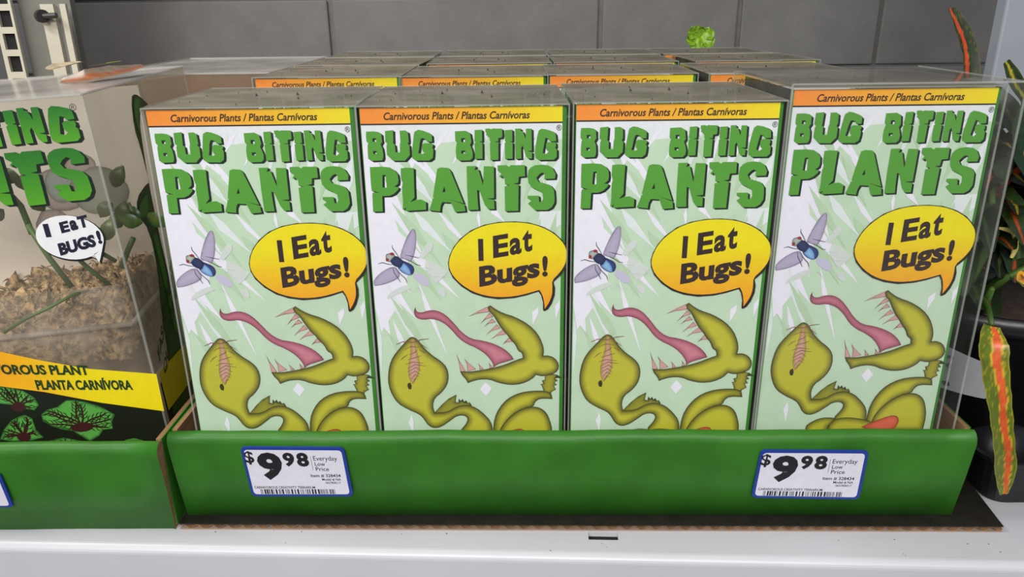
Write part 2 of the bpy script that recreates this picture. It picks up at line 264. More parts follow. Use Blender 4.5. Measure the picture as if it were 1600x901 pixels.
 'flap':[[-20.44,60.27],[-16.03,65.44],[-12.41,68.82],[-8.16,71.2],[-8.84,66.82],[-7.3,66.31],[-7.04,68.75],[-5.96,67.27],[-5.05,68.53],[-4.24,66.76],[-3.25,67.72],[-2.27,65.95],[-1.38,66.52],[-0.22,64.55],[-3.08,62.32],[-11.97,57.97]],
 'righthead':[[10.8,121.84],[13.25,119.85],[16.95,117.57],[23.58,115.24],[30.23,111.09],[34.83,106.03],[37.37,100.48],[38.23,96.29],[37.81,93.22],[40.36,93.47],[43.77,92.02],[46.19,88.23],[45.55,84.45],[42.99,82.58],[37.85,81.21],[33.99,82.22],[31.84,79.66],[26.67,77.04],[20.63,76.44],[14.62,77.67],[9.51,79.95],[4.35,80.01],[0.02,78.82],[-1.9,77.88],[-2.94,80.3],[-5.01,82.71],[-5.62,84.91],[-0.67,84.56],[6.2,85.61],[12.21,86.77],[18.21,88.58],[23.35,90.87],[27.19,92.23],[26.78,95.04],[24.67,96.19],[23.43,99.73],[20.93,102.53],[19.28,105.3],[16.8,108.08],[14.36,112.2],[12.35,116.28],[10.31,118.1],[9.37,120.61]],
 'neck':[[38.71,82.16],[42.99,82.58],[45.14,82.08],[47.99,80.13],[43.87,80.18],[45.6,78.53],[43.72,77.79],[45.11,76.04],[43.48,75.67],[44.62,73.43],[42.21,72.01],[41.79,70.07],[37.89,71.1],[37.88,73.52],[37.01,75.95],[36.32,76.73],[37.87,76.9],[37.17,78.83],[38.72,79.29]],
 'arm':[[38.75,72.83],[31.83,72.92],[24.91,71.75],[18.81,68.42],[14.38,63.08],[11.64,56.67],[10.79,48.66],[10.63,40.53],[17.56,40.44],[17.71,51.59],[22.17,58.03],[27.45,61.92],[32.68,63.33],[33.56,66.27],[36.16,68.19],[42.85,67.82],[42.04,71.53]],
 'bulb':[[13.69,48.12],[16.87,54.11],[21.31,59.03],[26.58,62.43],[31.81,63.64],[36.17,62.8],[39.67,59.79],[41.63,54.79],[42.81,49.25],[42.43,40.11],[14.01,40.48]],
 'teeth':[[[10.38,121.49],[4.91,118.88],[-0.57,115.72],[4.31,117.33],[10.14,118.1]],[[10.3,117.65],[8.07,114.8],[5.32,111.4],[7.97,113.83],[12.34,115.56]],[[11.48,114.49],[9.6,112.39],[7.2,109.74],[9.54,111.53],[13.53,112.48]],[[13.93,111.3],[11.3,108.56],[8.19,105.26],[11.15,107.5],[15.81,109.0]],[[16.81,108.26],[14.03,105.83],[10.66,102.84],[13.89,104.72],[19.12,105.76]],[[20.11,103.92],[18.62,102.14],[16.68,99.81],[18.59,101.09],[21.93,101.41]],[[-5.64,84.15],[-6.26,90.02],[-7.55,95.28],[-6.11,91.19],[-2.8,84.87]],[[-1.95,84.67],[-2.13,88.84],[-3.41,92.43],[-1.81,90.1],[2.62,85.94]],[[4.49,85.54],[4.38,87.67],[3.73,89.24],[4.52,88.31],[6.64,85.89]],[[9.64,86.23],[9.69,88.22],[9.28,89.64],[9.83,88.92],[11.53,86.78]]],
 'suture':[[-30.22,103.9],[-28.56,103.33],[-28.1,99.44],[-27.34,94.79],[-26.44,89.14],[-27.03,84.42],[-28.95,80.63],[-31.0,77.77],[-32.44,79.71],[-33.19,84.5],[-32.44,90.16],[-31.01,95.76],[-31.0,100.41]],
 'sutline':[[[-34.11,97.85],[-30.63,99.48],[-26.44,98.96]],[[-31.74,94.84],[-28.7,96.2],[-27.36,97.58]],[[-32.75,92.05],[-29.3,92.94],[-25.41,94.29]],[[-34.19,89.24],[-30.28,90.6],[-24.79,89.88]],[[-33.05,86.86],[-29.08,89.18],[-23.59,88.16]],[[-33.16,84.97],[-28.75,87.47],[-26.12,85.55]],[[-32.84,83.06],[-29.29,85.4],[-26.83,83.46]],[[-31.7,80.66],[-29.39,83.5],[-27.16,82.04]],[[-30.54,78.25],[-29.52,81.11],[-28.26,80.62]],[[-36.61,91.62],[-34.79,93.48],[-32.59,94.85]],[[-26.51,97.57],[-24.04,96.14],[-23.65,95.49]],[[-38.33,100.68],[-34.69,102.3],[-29.66,101.78],[-25.37,103.29],[-21.3,103.79]],[[-28.73,103.33],[-25.5,100.8],[-22.41,98.26]]],
 'mouthhole':[[-33.55,78.29],[-32.23,78.75],[-31.48,76.82],[-32.03,74.7],[-33.31,74.91],[-33.89,76.85]],
 'coilA':[[-21.69,43.84],[-19.09,46.57],[-14.97,48.86],[-10.67,49.55],[-5.84,48.99],[-7.27,46.0],[-9.78,42.67],[-8.67,34.18],[-20.55,34.33]],
 'coilB':[[-9.91,43.69],[-6.82,48.09],[-1.87,49.44],[5.52,48.93],[11.6,47.43],[15.52,45.71],[19.72,42.29],[21.04,33.79],[-8.67,34.18]],
 'red':[[8.54,43.28],[15.33,46.96],[22.91,50.03],[26.55,50.15],[28.36,48.05],[28.4,45.54],[27.1,42.19],[20.25,38.9]],
 'streak':[[[-42.5,211.63],[-36.22,194.19],[-11.59,171.31],[-30.09,199.47]],[[-36.2,210.64],[-28.09,198.87],[-8.12,180.74],[-25.88,201.03]],[[-45.7,201.02],[-43.42,180.01],[-22.06,148.65],[-35.18,184.7]],[[-45.84,173.08],[-34.81,153.37],[-3.86,124.66],[-30.15,158.03]],[[-26.12,172.42],[-22.04,162.53],[-7.75,150.14],[-18.79,165.69]],[[-14.12,171.86],[-8.9,162.53],[4.86,148.33],[-7.0,164.27]],[[-46.65,182.54],[-47.78,161.04],[-29.54,128.43],[-37.83,165.59]],[[-48.81,150.34],[-45.4,134.83],[-27.07,114.43],[-39.59,139.43]],[[-40.9,135.97],[-37.95,119.96],[-24.91,92.8],[-34.35,121.79]],[[-44.58,125.59],[-46.24,115.87],[-40.4,100.28],[-41.78,117.29]],[[-39.4,114.97],[-37.39,103.94],[-28.64,85.45],[-34.96,105.19]],[[-25.22,135.54],[-22.28,120.16],[-11.6,92.63],[-19.83,121.21]],[[-46.91,114.86],[-50.15,103.17],[-46.97,81.96],[-45.52,103.73]],[[-21.72,199.88],[-16.88,187.73],[-2.4,168.0],[-14.3,189.47]],[[-6.33,210.75],[-12.34,205.63],[-19.78,193.26],[-10.4,204.28]],[[4.27,209.12],[-1.13,204.59],[-6.11,193.1],[1.46,203.12]],[[12.27,209.86],[7.35,200.28],[2.64,180.62],[9.66,199.6]],[[20.82,209.75],[15.12,197.03],[10.12,171.05],[18.06,196.3]],[[32.51,209.72],[25.81,200.61],[21.09,180.41],[29.8,199.22]],[[44.3,209.64],[38.16,200.38],[33.39,180.26],[41.6,199.18]],[[48.13,197.97],[39.58,187.89],[34.94,164.35],[45.38,185.81]],[[46.16,169.23],[39.28,169.69],[34.95,161.11],[43.57,164.96]],[[6.02,171.19],[4.99,167.38],[6.76,160.79],[6.84,167.66]],[[10.86,174.89],[12.25,169.74],[19.34,164.53],[14.49,171.97]],[[37.53,186.67],[37.38,172.89],[44.47,147.85],[41.01,173.62]],[[35.29,120.48],[32.06,117.67],[32.37,110.87],[35.24,116.89]],[[46.11,123.94],[43.63,120.6],[44.14,113.56],[46.22,120.2]],[[-32.68,59.04],[-34.5,54.55],[-32.44,47.09],[-31.76,55.03]],[[-11.6,209.31],[-16.67,206.3],[-17.12,197.8],[-12.13,204.88]],[[-35.59,212.89],[-34.74,205.97],[-25.33,202.42],[-30.84,210.68]],[[44.71,209.4],[37.27,208.97],[28.88,200.3],[40.04,205.03]],[[7.32,78.25],[10.68,74.35],[7.56,70.02],[4.37,73.95]],[[35.56,170.12],[47.36,170.62],[46.82,163.56],[41.84,160.38],[36.51,163.68]]],
 'whiteleft':[[-47.73,212.5],[-24.77,212.24],[-20.98,199.35],[-35.77,171.59],[-28.77,142.04],[-36.42,121.57],[-45.52,107.55],[-48.42,121.72]],
 'A_band':[[-24.24,102.13],[-7.23,95.03],[10.16,87.76],[34.25,79.08],[67.8,71.31],[66.84,48.03],[35.77,57.88],[8.32,68.61],[-12.87,75.15],[-30.2,82.21]],
 'A_dark':[[-29.1,85.88],[-11.82,78.88],[9.33,72.4],[36.71,61.76],[66.6,50.12],[66.83,31.77],[64.3,15.04],[-45.05,32.54]],
 'A_leaves':[[[2.85,55.1],[6.52,57.58],[12.28,58.53],[17.68,61.95],[23.01,61.17],[27.59,59.31],[32.05,56.85],[35.55,54.52],[40.49,49.52],[37.87,44.99],[37.37,40.74],[32.25,40.89],[29.38,37.6],[23.52,34.75],[19.48,39.12],[16.29,42.7],[11.55,44.04],[6.31,47.29],[2.73,50.88]],[[-13.03,74.61],[-7.54,73.25],[-2.34,70.75],[2.28,65.96],[3.44,61.03],[0.11,57.92],[-4.36,59.77],[-10.39,63.04],[-18.58,65.42],[-19.77,71.48]],[[-18.42,48.6],[-12.97,53.84],[-8.5,55.58],[-5.31,56.31],[-2.11,53.42],[-2.07,46.11],[0.54,40.79],[-5.77,39.91],[-16.56,40.96],[-21.99,43.03]],[[0.88,38.26],[10.31,39.28],[18.72,36.12],[23.37,34.15],[23.02,28.54],[-1.69,32.42]]],
 'A_redout':[[39.08,30.45],[42.25,32.86],[47.07,33.37],[51.77,31.01],[54.42,26.41],[50.98,22.86],[39.08,26.01]],
 'A_red':[[40.75,29.55],[42.92,31.24],[47.13,31.35],[50.9,29.5],[52.83,26.4],[50.1,23.63],[40.09,25.85]],
 'A_bub':[[55.14,143.9],[53.16,142.68],[50.88,141.75],[48.38,141.15],[45.73,140.88],[43.01,140.96],[40.3,141.38],[37.68,142.14],[35.23,143.2],[33.01,144.53],[31.09,146.1],[29.53,147.86],[28.37,149.75],[27.63,151.72],[27.34,153.72],[27.5,155.68],[28.1,157.56],[29.13,159.3],[30.56,160.85],[32.34,162.17],[34.43,163.22],[36.76,163.99],[39.28,164.43],[41.91,164.55],[44.58,164.33],[47.21,163.79],[49.74,162.94],[52.09,161.79],[54.19,160.39],[55.98,158.76],[57.42,156.96],[58.45,155.03],[59.04,153.03],[59.18,151.02],[58.86,149.05],[58.08,147.19],[56.63,143.75],[55.18,140.41],[53.98,138.08],[53.24,140.28],[52.6,142.8]],
 'vine':[[-28.13,213.88],[-19.12,215.1],[-8.03,210.63],[-0.84,206.81],[-11.47,206.17],[-22.55,201.27],[-27.54,185.33],[-32.09,163.51],[-33.72,148.41],[-35.56,121.02],[-34.54,87.25],[-36.92,53.18],[-46.75,17.12],[-84.8,38.67],[-68.8,68.23],[-61.06,97.67],[-51.26,118.11],[-49.65,141.05],[-62.27,153.85],[-57.36,161.8],[-39.49,165.14],[-30.81,165.15],[-31.28,170.97],[-31.81,186.06],[-34.8,197.5]],
 'vinein':[[[-25.7,212.55],[-17.95,213.53],[-11.1,209.85],[-22.17,204.89],[-26.95,190.82],[-29.76,194.94],[-29.84,204.04]],[[-54.66,159.31],[-38.86,161.22],[-42.2,150.57],[-55.97,148.48],[-61.32,153.6]],[[-46.8,138.31],[-38.2,137.83],[-38.37,105.54],[-39.66,72.09],[-48.42,75.87],[-47.4,104.67]]],
 'sideband':[[-89.3,68.74],[-74.64,67.69],[-52.99,65.08],[-28.64,62.86],[-32.23,39.53],[-57.94,41.37],[-89.16,44.91]],
 'sidedark':[[-89.62,62.03],[-68.8,68.23],[-31.42,59.62],[-49.3,4.53],[-90.59,24.97]]}
LOCA = (-0.27352322, 0.46752352, 0.00666271)


# ------------------------------------------------------------------ setting: shelf, wall, uprights
rs = math.radians(-2.7); SR = Matrix.Rotation(rs, 4, 'Z')
def sh(x, y): return (x*math.cos(rs)-y*math.sin(rs), x*math.sin(rs)+y*math.cos(rs))
FY = .328   # front edge of the shelf, in the shelf's own axes
prof = [(FY+.001, -.075)]
for k in range(7): a = math.pi/2*k/6; prof.append((FY+.0045-.0045*math.cos(a), -.0045+.0045*math.sin(a)))
prof2 = prof+[(1.0, 0), (1.0, -.012), (FY+.012, -.012), (FY+.012, -.075)]
SX0, SX1 = .0237, .0398  # the slot, in shelf axes
root = thing('metal_shelf', 'white powder-coated metal shelf carrying the trays and the potted plant', 'shelf'); root.rotation_euler = (0, 0, rs)
mb = MB(); Y0, Y1 = .3395+.0025, .3485
mb.extrude(prof+[(Y0, 0), (Y0, -.003), (FY+.008, -.012), (FY+.008, -.075)], -1.0, .75)
mb.box(-1.0, SX0, Y0, Y1, -.003, 0); mb.box(SX1, .75, Y0, Y1, -.003, 0); mb.box(-1.0, .75, Y1, 1.0, -.003, 0)
deck = mb.build('shelf_deck', M_shelf, root, smooth=False)
MB().box(-1.0, .75, .96, .99, -.05, -.0032).build('rear_rail', M_shelf, root)
MB().box(SX0-.01, SX1+.01, Y0-.002, Y1+.004, -.0062, -.0032).build('slot_shade', M_gap, root)  # added black sheet, paints the shade inside the open slot
specks = MB()
for i in range(20):
    x = random.uniform(-.35, .3); y = random.uniform(FY+.004, FY+.019); r = random.uniform(.0002, .0005)
    n = 5; specks.add([(x+r*math.cos(6.28*k/n)*random.uniform(.5, 1.6), y+r*math.sin(6.28*k/n)*random.uniform(.4, 1), .00012) for k in range(n)]+[(x, y, .0004)], [(k, (k+1)%n, n) for k in range(n)])
for i in range(12):
    x = random.uniform(-.35, .3); z = -.004-random.uniform(.002, .03); r = random.uniform(.0003, .0008)
    specks.add([(x-r, FY+.0005, z), (x+r*random.uniform(1, 3), FY+.0005, z+r*.5), (x+r, FY+.0005, z+r*1.2)], [(0, 1, 2)])
sp = specks.build('dirt_speck', mat('dirt', s2l(70, 60, 48), .9, .3), root); sp['kind'] = 'stuff'

# wall of painted blocks
WY = 1.05
struct(MB().box(-1.6, 1.6, -2.2, WY+.05, -1.25, -1.2).build('floor', mat('polished_concrete', s2l(140,138,132), .4, .1, 6)))
wl = MB().box(-1.6, 1.6, WY+.0035, WY+.05, -1.2, 1.0).build('wall_back', M_joint); struct(wl)
joints = [-.95, -.585, -.2305, .1185, .2985, .4815, .66, .85]
rows = [(-.6, -.23), (-.227, -.02), (-.017, .190), (.1935, .2805), (.2835, .47)]
for ri, (z0, z1) in enumerate(rows):
    xs = [-1.6]+joints+[1.6]
    for i in range(len(xs)-1):
        j = MB().box(xs[i]+.0028, xs[i+1]-.0028, WY-.0006*((i*7+ri*3)%3), WY+.0045, z0, z1).build('wall_block', M_wall, wl); bevel(j, .002)

# slotted upright on the left
up = thing('slotted_upright', 'cream steel shelving upright with black slots, at the far left', 'upright', (-.5265, .85, 0))
mb = MB()
sw, hw = .0085, .0068
zz = [i*.0226+.0005 for i in range(-1, 22)]
mb.box(-sw, -.004, -.004, 0, -1.199, .5); mb.box(.009, .0115, -.004, 0, -1.199, .5)
for z in zz: mb.box(-.004, .009, -.004, 0, z, z+.0065)
mb.build('face_plate', M_metal, up); 
MB().box(-.0055, .0085, .0002, .003, -1.199, .5).build('slot_shade_strip', M_gap, up)  # black strip, paints the shade in the hollow behind the slots
sb = MB().box(-.14, -.026, .86, .87, -1.199, .5).build('dark_side_panel', mat('dark_grey_panel', s2l(70,70,70), .7)); sb.location = (-.515, 0, 0); tag(sb, 'dark grey panel left of the slotted cream upright', 'panel')
pn = MB().box(-.517, -.462, .862, .872, -1.199, .5).build('grey_filler_panel', mat('grey_filler', s2l(112,112,104), .7, .08)); tag(pn, 'narrow grey metal panel between the two cream uprights', 'panel')
pole = thing('fluted_post', 'cream steel post with a grey groove, right of the slotted upright', 'post', (-.4655, .84, 0))
MB().box(-.014, -.0005, -.004, 0, -1.199, .2775).build('flange', M_metal, pole); MB().box(.006, .012, -.004, 0, -1.199, .2775).build('flange', M_metal, pole)
MB().box(-.0005, .006, .001, .008, -1.199, .2775).build('groove', mat('groove_grey', s2l(120,120,112), .6), pole)
cl = MB().tube([(-.4785, .832, .266), (-.4735, .828, .266)], [.0065, .0065], 12); cl.tube([(-.473, .828, .266), (-.4600, .828, .2665)], .0028, 8)
tag(cl.build('shelf_clip', mat('dark_clip', s2l(48,44,44), .5), smooth=False), 'dark round clip reaching across the top of the cream post', 'clip')
rp = MB().box(.428, .56, .700, .716, .0005, .6)
tag(bevel(rp.build('side_post', M_bluegrey), .002), 'pale blue-grey steel post behind the croton at the right', 'post')

# ------------------------------------------------------------------ cardboard trays
def make_tray(name, x0, x1, yf, yb, z0, ztop, label, rot, cat='tray', side_l=True):
    t = thing(name, label, cat, ((x0+x1)/2, yf, z0), (0, 0, rot)); X = (x1-x0)/2; H = ztop-z0
    lean = -.0058
    ws = H/2*0
    mats = [M_tray, M_kraft]
    mb = MB(); n = 26
    xs = [-X+2*X*i/n for i in range(n+1)]
    # front wall, a double board folded over at the top, its printed face a little uneven
    sec = [(0, 0), (lean*.5, H*.5), (lean, H-.006), (lean+.0005, H-.0028), (lean+.002, H-.0010), (lean+.0045, H), (lean+.0068, H-.0012), (lean+.0072, H-.004), (.0012, 0)]
    rings = []
    for i, x in enumerate(xs):
        wv = .0006*math.sin(i*.9)+.0004*math.sin(i*2.3); r = []
        for j, (y, z) in enumerate(sec):
            jitter = wv if 0 < j < 3 else wv*.3
            r.append((x*(1 if j not in (0, 8) else .995), y+jitter, max(0, z+(wv*.25 if j > 1 and j < 8 else 0))))
        rings.append(r)
    m = len(sec); vs = [p for r in rings for p in r]; fs = []; fm = []
    for i in range(n):
        for j in range(m):
            fs.append((i*m+j, (i+1)*m+j, (i+1)*m+(j+1)%m, i*m+(j+1)%m)); fm.append(0 if j < 7 else 1)
    fs.append(tuple(range(m))[::-1]); fm.append(1); fs.append(tuple(range(n*m, n*m+m))); fm.append(1)
    fp = obj('front_panel', vs, fs, None, t, False, None, mats, fm)
    for p, k in zip(fp.data.polygons, fm): p.use_smooth = k == 0
    D = yb-yf
    MB().box(-X+.001, X-.001, .0014, D, 0, .0018).build('floor_panel', M_kraft, t)
    MB().box(-X+.001, X-.001, D, D+.003, 0, H).build('back_panel', M_kraft, t)
    for sgn in (-1, 1):
        a, b = sorted((sgn*(X-.0008), sgn*(X-.0032))); c, d = sorted((sgn*X, sgn*(X-.0008)))
        q = MB().box(a, b, .0014, D, .0019, H-.0005, 1); q.box(c, d, .0014, D, .0019, H-.0005, 0)
        q.build('side_panel', None, t, mats=mats)
    return t
TR = make_tray('display_tray', -.1845, .2425, .3566, .905, .0041, .0588, 'green cardboard display tray with two price labels holding the opaque-fronted plant boxes', math.radians(-.95))
TL = make_tray('display_tray', -.62, -.1873, .3555, .88, .0, .0567, 'green cardboard display tray at the left holding the clear-fronted terrarium boxes', math.radians(-.4))
# corrugated pad under the right tray
pad = thing('corrugated_pad', 'dark corrugated cardboard pad under the long green display tray, its ribbed edge showing', 'cardboard pad', (0, 0, 0))
def quad_slab(cs, z0, z1):
    return MB().add([(x, y, z0) for x, y in cs]+[(x, y, z1) for x, y in cs], [(3,2,1,0),(4,5,6,7),(0,1,5,4),(1,2,6,5),(2,3,7,6),(3,0,4,7)])
pc = [(-.1855, .3528), (.2640, .3425), (.2700, .395), (.262, .88), (-.178, .89)]
def slab5(z0, z1, inset=0):
    return MB().add([(x, y+inset, z0) for x, y in pc]+[(x, y+inset, z1) for x, y in pc], [(4,3,2,1,0),(5,6,7,8,9)]+[(i, (i+1)%5, 5+(i+1)%5, 5+i) for i in range(5)])
slab5(.0034, .0040).build('top_liner', M_dark, pad); slab5(.0001, .0006).build('bottom_liner', mat('kraft_liner_grey', s2l(168,146,130), .8, .1), pad)
slab5(.0007, .0033, .0045).build('core', M_kraftd, pad)
mb = MB(); n = 560
a, b = Vector(pc[0]), Vector(pc[1]); vs = []; fs = []
for i in range(n+1):
    p = a.lerp(b, i/n); ph = i/n*56*2*math.pi; zc = .0020+.00115*math.sin(ph)+.00006*math.sin(ph*.37)
    for dy, dz in ((0.0002, -.00014), (0.0002, .00014), (.004, .00014), (.004, -.00014)): vs.append((p.x, p.y+dy, zc+dz))
for i in range(n):
    for j in range(4): fs.append((i*4+j, (i+1)*4+j, (i+1)*4+(j+1)%4, i*4+(j+1)%4))
obj('flute', vs, fs, M_kraft, pad)

# ------------------------------------------------------------------ price labels
def price_label(corners, label, group=None):
    """corners TL, TR, BR, BL in world; 55 x 30 mm design"""
    TLc, TRc, BRc, BLc = [Vector(c) for c in corners]; base = (BLc+BRc)/2
    nrm = ((TRc-TLc).cross(BLc-TLc)).normalized()
    if nrm.y > 0: nrm = -nrm
    t = thing('price_label', label, 'price label', base, group=group)
    def fr(u, v, lift):
        s = u/55; q = v/30; p = (BLc*(1-s)+BRc*s)*(1-q)+(TLc*(1-s)+TRc*s)*q
        return p+nrm*lift-base
    def rr(x0, x1, z0, z1, r):
        out = []
        for cx, cz, a0 in ((x1-r, z1-r, 0), (x0+r, z1-r, 90), (x0+r, z0+r, 180), (x1-r, z0+r, 270)):
            for k in range(6): a = math.radians(a0+k*18); out.append((cx+r*math.cos(a), cz+r*math.sin(a)))
        return out
    V, F = fill([rr(0, 55, 0, 30, 2.6)], fr, .0011); n = len(V); V2, _ = fill([rr(0, 55, 0, 30, 2.6)], fr, .0002)
    obj('label_border', V+V2, F+[(i, (i+1)%n, n+(i+1)%n, n+i) for i in range(n)], ink('royal_blue_ink', 30, 60, 150), t)
    V, F = fill([rr(1.5, 53.3, 1.5, 28.4, 1.9)], fr, .0012); obj('label_face', V, F, ink('label_white', 226, 224, 236), t)
    Z = lambda d: 30-d
    it = [('$', (1.0, 6.1, Z(10.3), Z(2.3)), dict(bold=.02)), ('9', (7.4, 20.4, Z(19.6), Z(3.0)), dict(bold=.05)),
          ('9', (21.4, 27.5, Z(11.4), Z(3)), dict(bold=.045)), ('8', (28.6, 35.0, Z(11.4), Z(3)), dict(bold=.045)),
          ('Everyday', (37.6, 50.2, Z(8.6), Z(5.0)), {}), ('Low', (37.8, 43.2, Z(10.9), Z(8.6)), dict(bold=.005)), ('Price', (37.8, 44.8, Z(14), Z(11.6)), dict(bold=.005)),
          ('Item # 328434', (34.3, 50.3, Z(18.0), Z(15.9)), dict(bold=.01)), ('Model # NA', (40.0, 50.1, Z(20.1), Z(18.5)), dict(bold=.01)),
          ('0657808217', (41.5, 49.6, Z(21.9), Z(20.6)), {}), ('CARNIVOROUS CREATIVITY TERRARIUM', (2.6, 35.3, Z(24.9), Z(23.4)), dict(bold=.01))]
    text_obj(it, 'label_print', M_black, t, fr, .0013)
    rnd = random.Random(3); bars = [[(36.2, Z(13.4)), (36.35, Z(13.4)), (36.35, Z(5)), (36.2, Z(5))]]; x = 5.5
    while x < 46:
        wd = rnd.choice([.25, .25, .35, .55, .9]); bars.append([(x, Z(28.3)), (x+wd, Z(28.3)), (x+wd, Z(25.3)), (x, Z(25.3))]); x += wd+rnd.choice([.35, .45, .6, .9])
    V, F = fill(bars, fr, .0013); obj('barcode', V, F, M_black, t)
    return t
price_label([(-.1450, .3530, .0530), (-.0898, .3521, .0524), (-.0881, .3556, .0194), (-.1439, .3565, .0195)], 'blue-bordered white price label stuck on the left part of the long green tray')
price_label([(.1299, .3489, .0500), (.1865, .3479, .0495), (.1874, .3513, .0167), (.1289, .3522, .0181)], 'blue-bordered white price label stuck on the right part of the long green tray')
price_label([(-0.3287, 0.3494, 0.0415), (-0.2728, 0.3491, 0.041), (-0.2722, 0.3515, 0.0178), (-0.3291, 0.3518, 0.0184)], 'blue-bordered white price label cut by the left edge of the photo')

# ------------------------------------------------------------------ plant boxes with printed card fronts
W, DP, HH = .0986, .094, .2214
def box_frame(u, v, lift): return Vector((u/1000, -DP/2+.0014-lift/1, v/1000))
def frame_top(u, v, lift): return box_frame(u, v, lift)
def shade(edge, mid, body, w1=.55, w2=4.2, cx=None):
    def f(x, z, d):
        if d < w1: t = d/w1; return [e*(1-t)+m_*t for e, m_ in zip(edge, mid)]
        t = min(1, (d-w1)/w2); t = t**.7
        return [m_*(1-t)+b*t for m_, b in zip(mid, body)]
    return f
def make_box():
    t = thing('plant_box', '', 'box')
    x0, x1 = -.0478, .0464; yb = -DP/2+.0018
    # printed insert card: front panel and two green flaps; dark turned-back sides paint the gap shade
    z0, z1 = .0012, .2205
    card = MB().box(x0, x1, yb, yb+.0006, z0, z1).build('card_insert', M_cardwhite, t)
    q = MB()
    def pan(p, r, m, zt=z1): q.add([(p[0], p[1], z0), (r[0], r[1], z0), (r[0], r[1], zt), (p[0], p[1], zt)], [(0, 1, 2, 3)], m)
    pan((x1, yb, 0), (x1+.0020, yb+.0010, 0), 0); pan((x1+.0020, yb+.0010, 0), (x1+.0021, yb+.006, 0), 1)
    pan((x0, yb, 0), (x0-.0004, yb+.0004, 0), 0); pan((x0-.0004, yb+.0004, 0), (x0-.0004, yb+.075, 0), 1)
    MB().box(x1+.0019, x1+.0022, yb+.006, yb+.078, z0, z1).build('side_panel', M_sideshade, card)  # added dark sheet, paints the gap beside the box as shaded
    fl = q.build('green_flap', None, card, mats=[M_gflap, M_sideshade])
    fr = lambda u, v, lift: Vector((u/1000, yb-lift, v/1000))
    A = ART; clipx = lambda ps: [(max(-47.7, min(46.3, x)), max(1.5, min(212.5, z))) for x, z in ps]
    pr = Print(fr)
    lav = (236, 234, 245)
    pr.flat([clipx(A['whiteleft'])], lav, .00004)
    pr.flat([[(-47.6, 212.8), (46.3, 212.8), (46.3, 205), (20, 207), (-10, 204), (-20, 209), (-47.6, 203)]], (228, 232, 236), .00005)
    for i, s_ in enumerate(A['streak']): pr.flat([clipx(s_)], lav if i % 4 else (224, 232, 232), .00006+.000004*i)
    for x, z, L_, a_ in [(-41, 196, 26, -62), (-33, 203, 20, -60), (-36, 176, 40, -55), (-30, 150, 30, -58), (-40, 128, 45, -60), (-44, 110, 40, -60), (-22, 190, 30, -58), (10, 206, 14, -75), (24, 207, 18, -110), (36, 200, 26, -108), (44, 170, 30, -100), (30, 168, 24, -98), (-12, 160, 16, -55), (-35, 95, 22, -70)]:
        dx, dz = math.cos(math.radians(a_)), math.sin(math.radians(a_))
        pr.flat([clipx([(x, z), (x+dx*L_*.4-dz*2.1, z+dz*L_*.4+dx*2.1), (x+dx*L_, z+dz*L_), (x+dx*L_*.4+dz*2.1, z+dz*L_*.4-dx*2.1)])], (184, 211, 176), .00019+.000003*(x % 7))
    pr.build('background_print', card)
    # banner
    b = Print(fr); n = 16; bx = [-47.8+i*(94.2/n) for i in range(n+1)]
    k = 0
    def bc(t_):
        o, y = (245, 142, 52), (238, 222, 12); m_ = (243, 178, 42)
        return [a_*(1-t_*2)+c_*t_*2 for a_, c_ in zip(o, m_)] if t_ < .5 else [a_*(2-t_*2)+c_*(t_*2-1) for a_, c_ in zip(m_, y)]
    for i, x in enumerate(bx):
        for z in (213.3, 220.5): b.V.append(fr(x, z, .0002)); b.C.append(s2l(*bc(i/n)))
    for i in range(n): b.F.append((2*i, 2*i+2, 2*i+3, 2*i+1))
    b.flat([[(-47.8, 212.7), (46.4, 212.7), (46.4, 213.35), (-47.8, 213.35)]], (28, 26, 26), .00022)
    b.build('banner', card)
    text_obj([('Carnivorous Plants / Plantas Carn\u00edvoras', (-36.9, 31.2, 214.9, 218.5), dict(bold=.022, shear=.22))], 'banner_text', ink('brown_black_ink', 58, 36, 20), card, fr, .00028)
    # title
    sh_ = [[offset(l, 1.05, -.75) for l in ls] for ls in A['title']]
    tp = Print(fr)
    for k, ls in enumerate(sh_):
        for q in range(1, 3):
            tp.flat([[offset(l, -.5*q+.1, .3*q) for l in ls]], (12, 28, 20), .00021+.00001*q)
        tp.flat([ls], (12, 28, 20), .00021)
    tp.flat(A['title'], (84, 156, 50), .0003)
    tp.build('title_lettering', card)
    text_obj([('\u00ae', (43.6, 46.0, 209.2, 211.9), {})], 'registered_mark', M_black, card, fr, .0003)
    # fly
    f = Print(fr)
    for i, s_ in enumerate(A['ghost']): f.ink([s_], lambda x, z, d: (200, 194, 218) if i == 0 else (210, 218, 212), .00026, 1.5)
    for s_ in A['flyghostleg']: f.flat([stroke(s_, .2)], (186, 186, 192), .00028)
    for s_ in A['wing']: f.ink([s_], shade((128, 120, 142), (168, 158, 184), (184, 176, 202), .3, 3), .0003, 1.0)
    for s_ in A['flyleg']: f.flat([stroke(s_, .38)], (62, 66, 84), .00034)
    f.ink(A['flybody'], shade((30, 34, 70), (40, 48, 104), (56, 72, 140), .3, 2), .00036, .8)
    f.ink(A['flyblue'], shade((90, 130, 190), (110, 160, 210), (150, 192, 228), .3, 1.6), .00038, .8)
    f.ink(A['flythorax'], shade((24, 26, 52), (34, 40, 80), (52, 58, 100), .3, 2), .0004, .8)
    f.ink(A['flyhead'], shade((70, 80, 90), (150, 160, 150), (176, 186, 178), .3, 1), .00042, .7)
    f.flat(A['flyeye'], (150, 44, 48), .00044)
    f.build('fly_print', card)
    # flytrap
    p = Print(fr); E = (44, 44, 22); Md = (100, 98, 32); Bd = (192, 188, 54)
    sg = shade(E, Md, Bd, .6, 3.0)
    def low(poly): return [[(x, max(1.5, z)) for x, z in poly]]
    pk = (206, 158, 152)
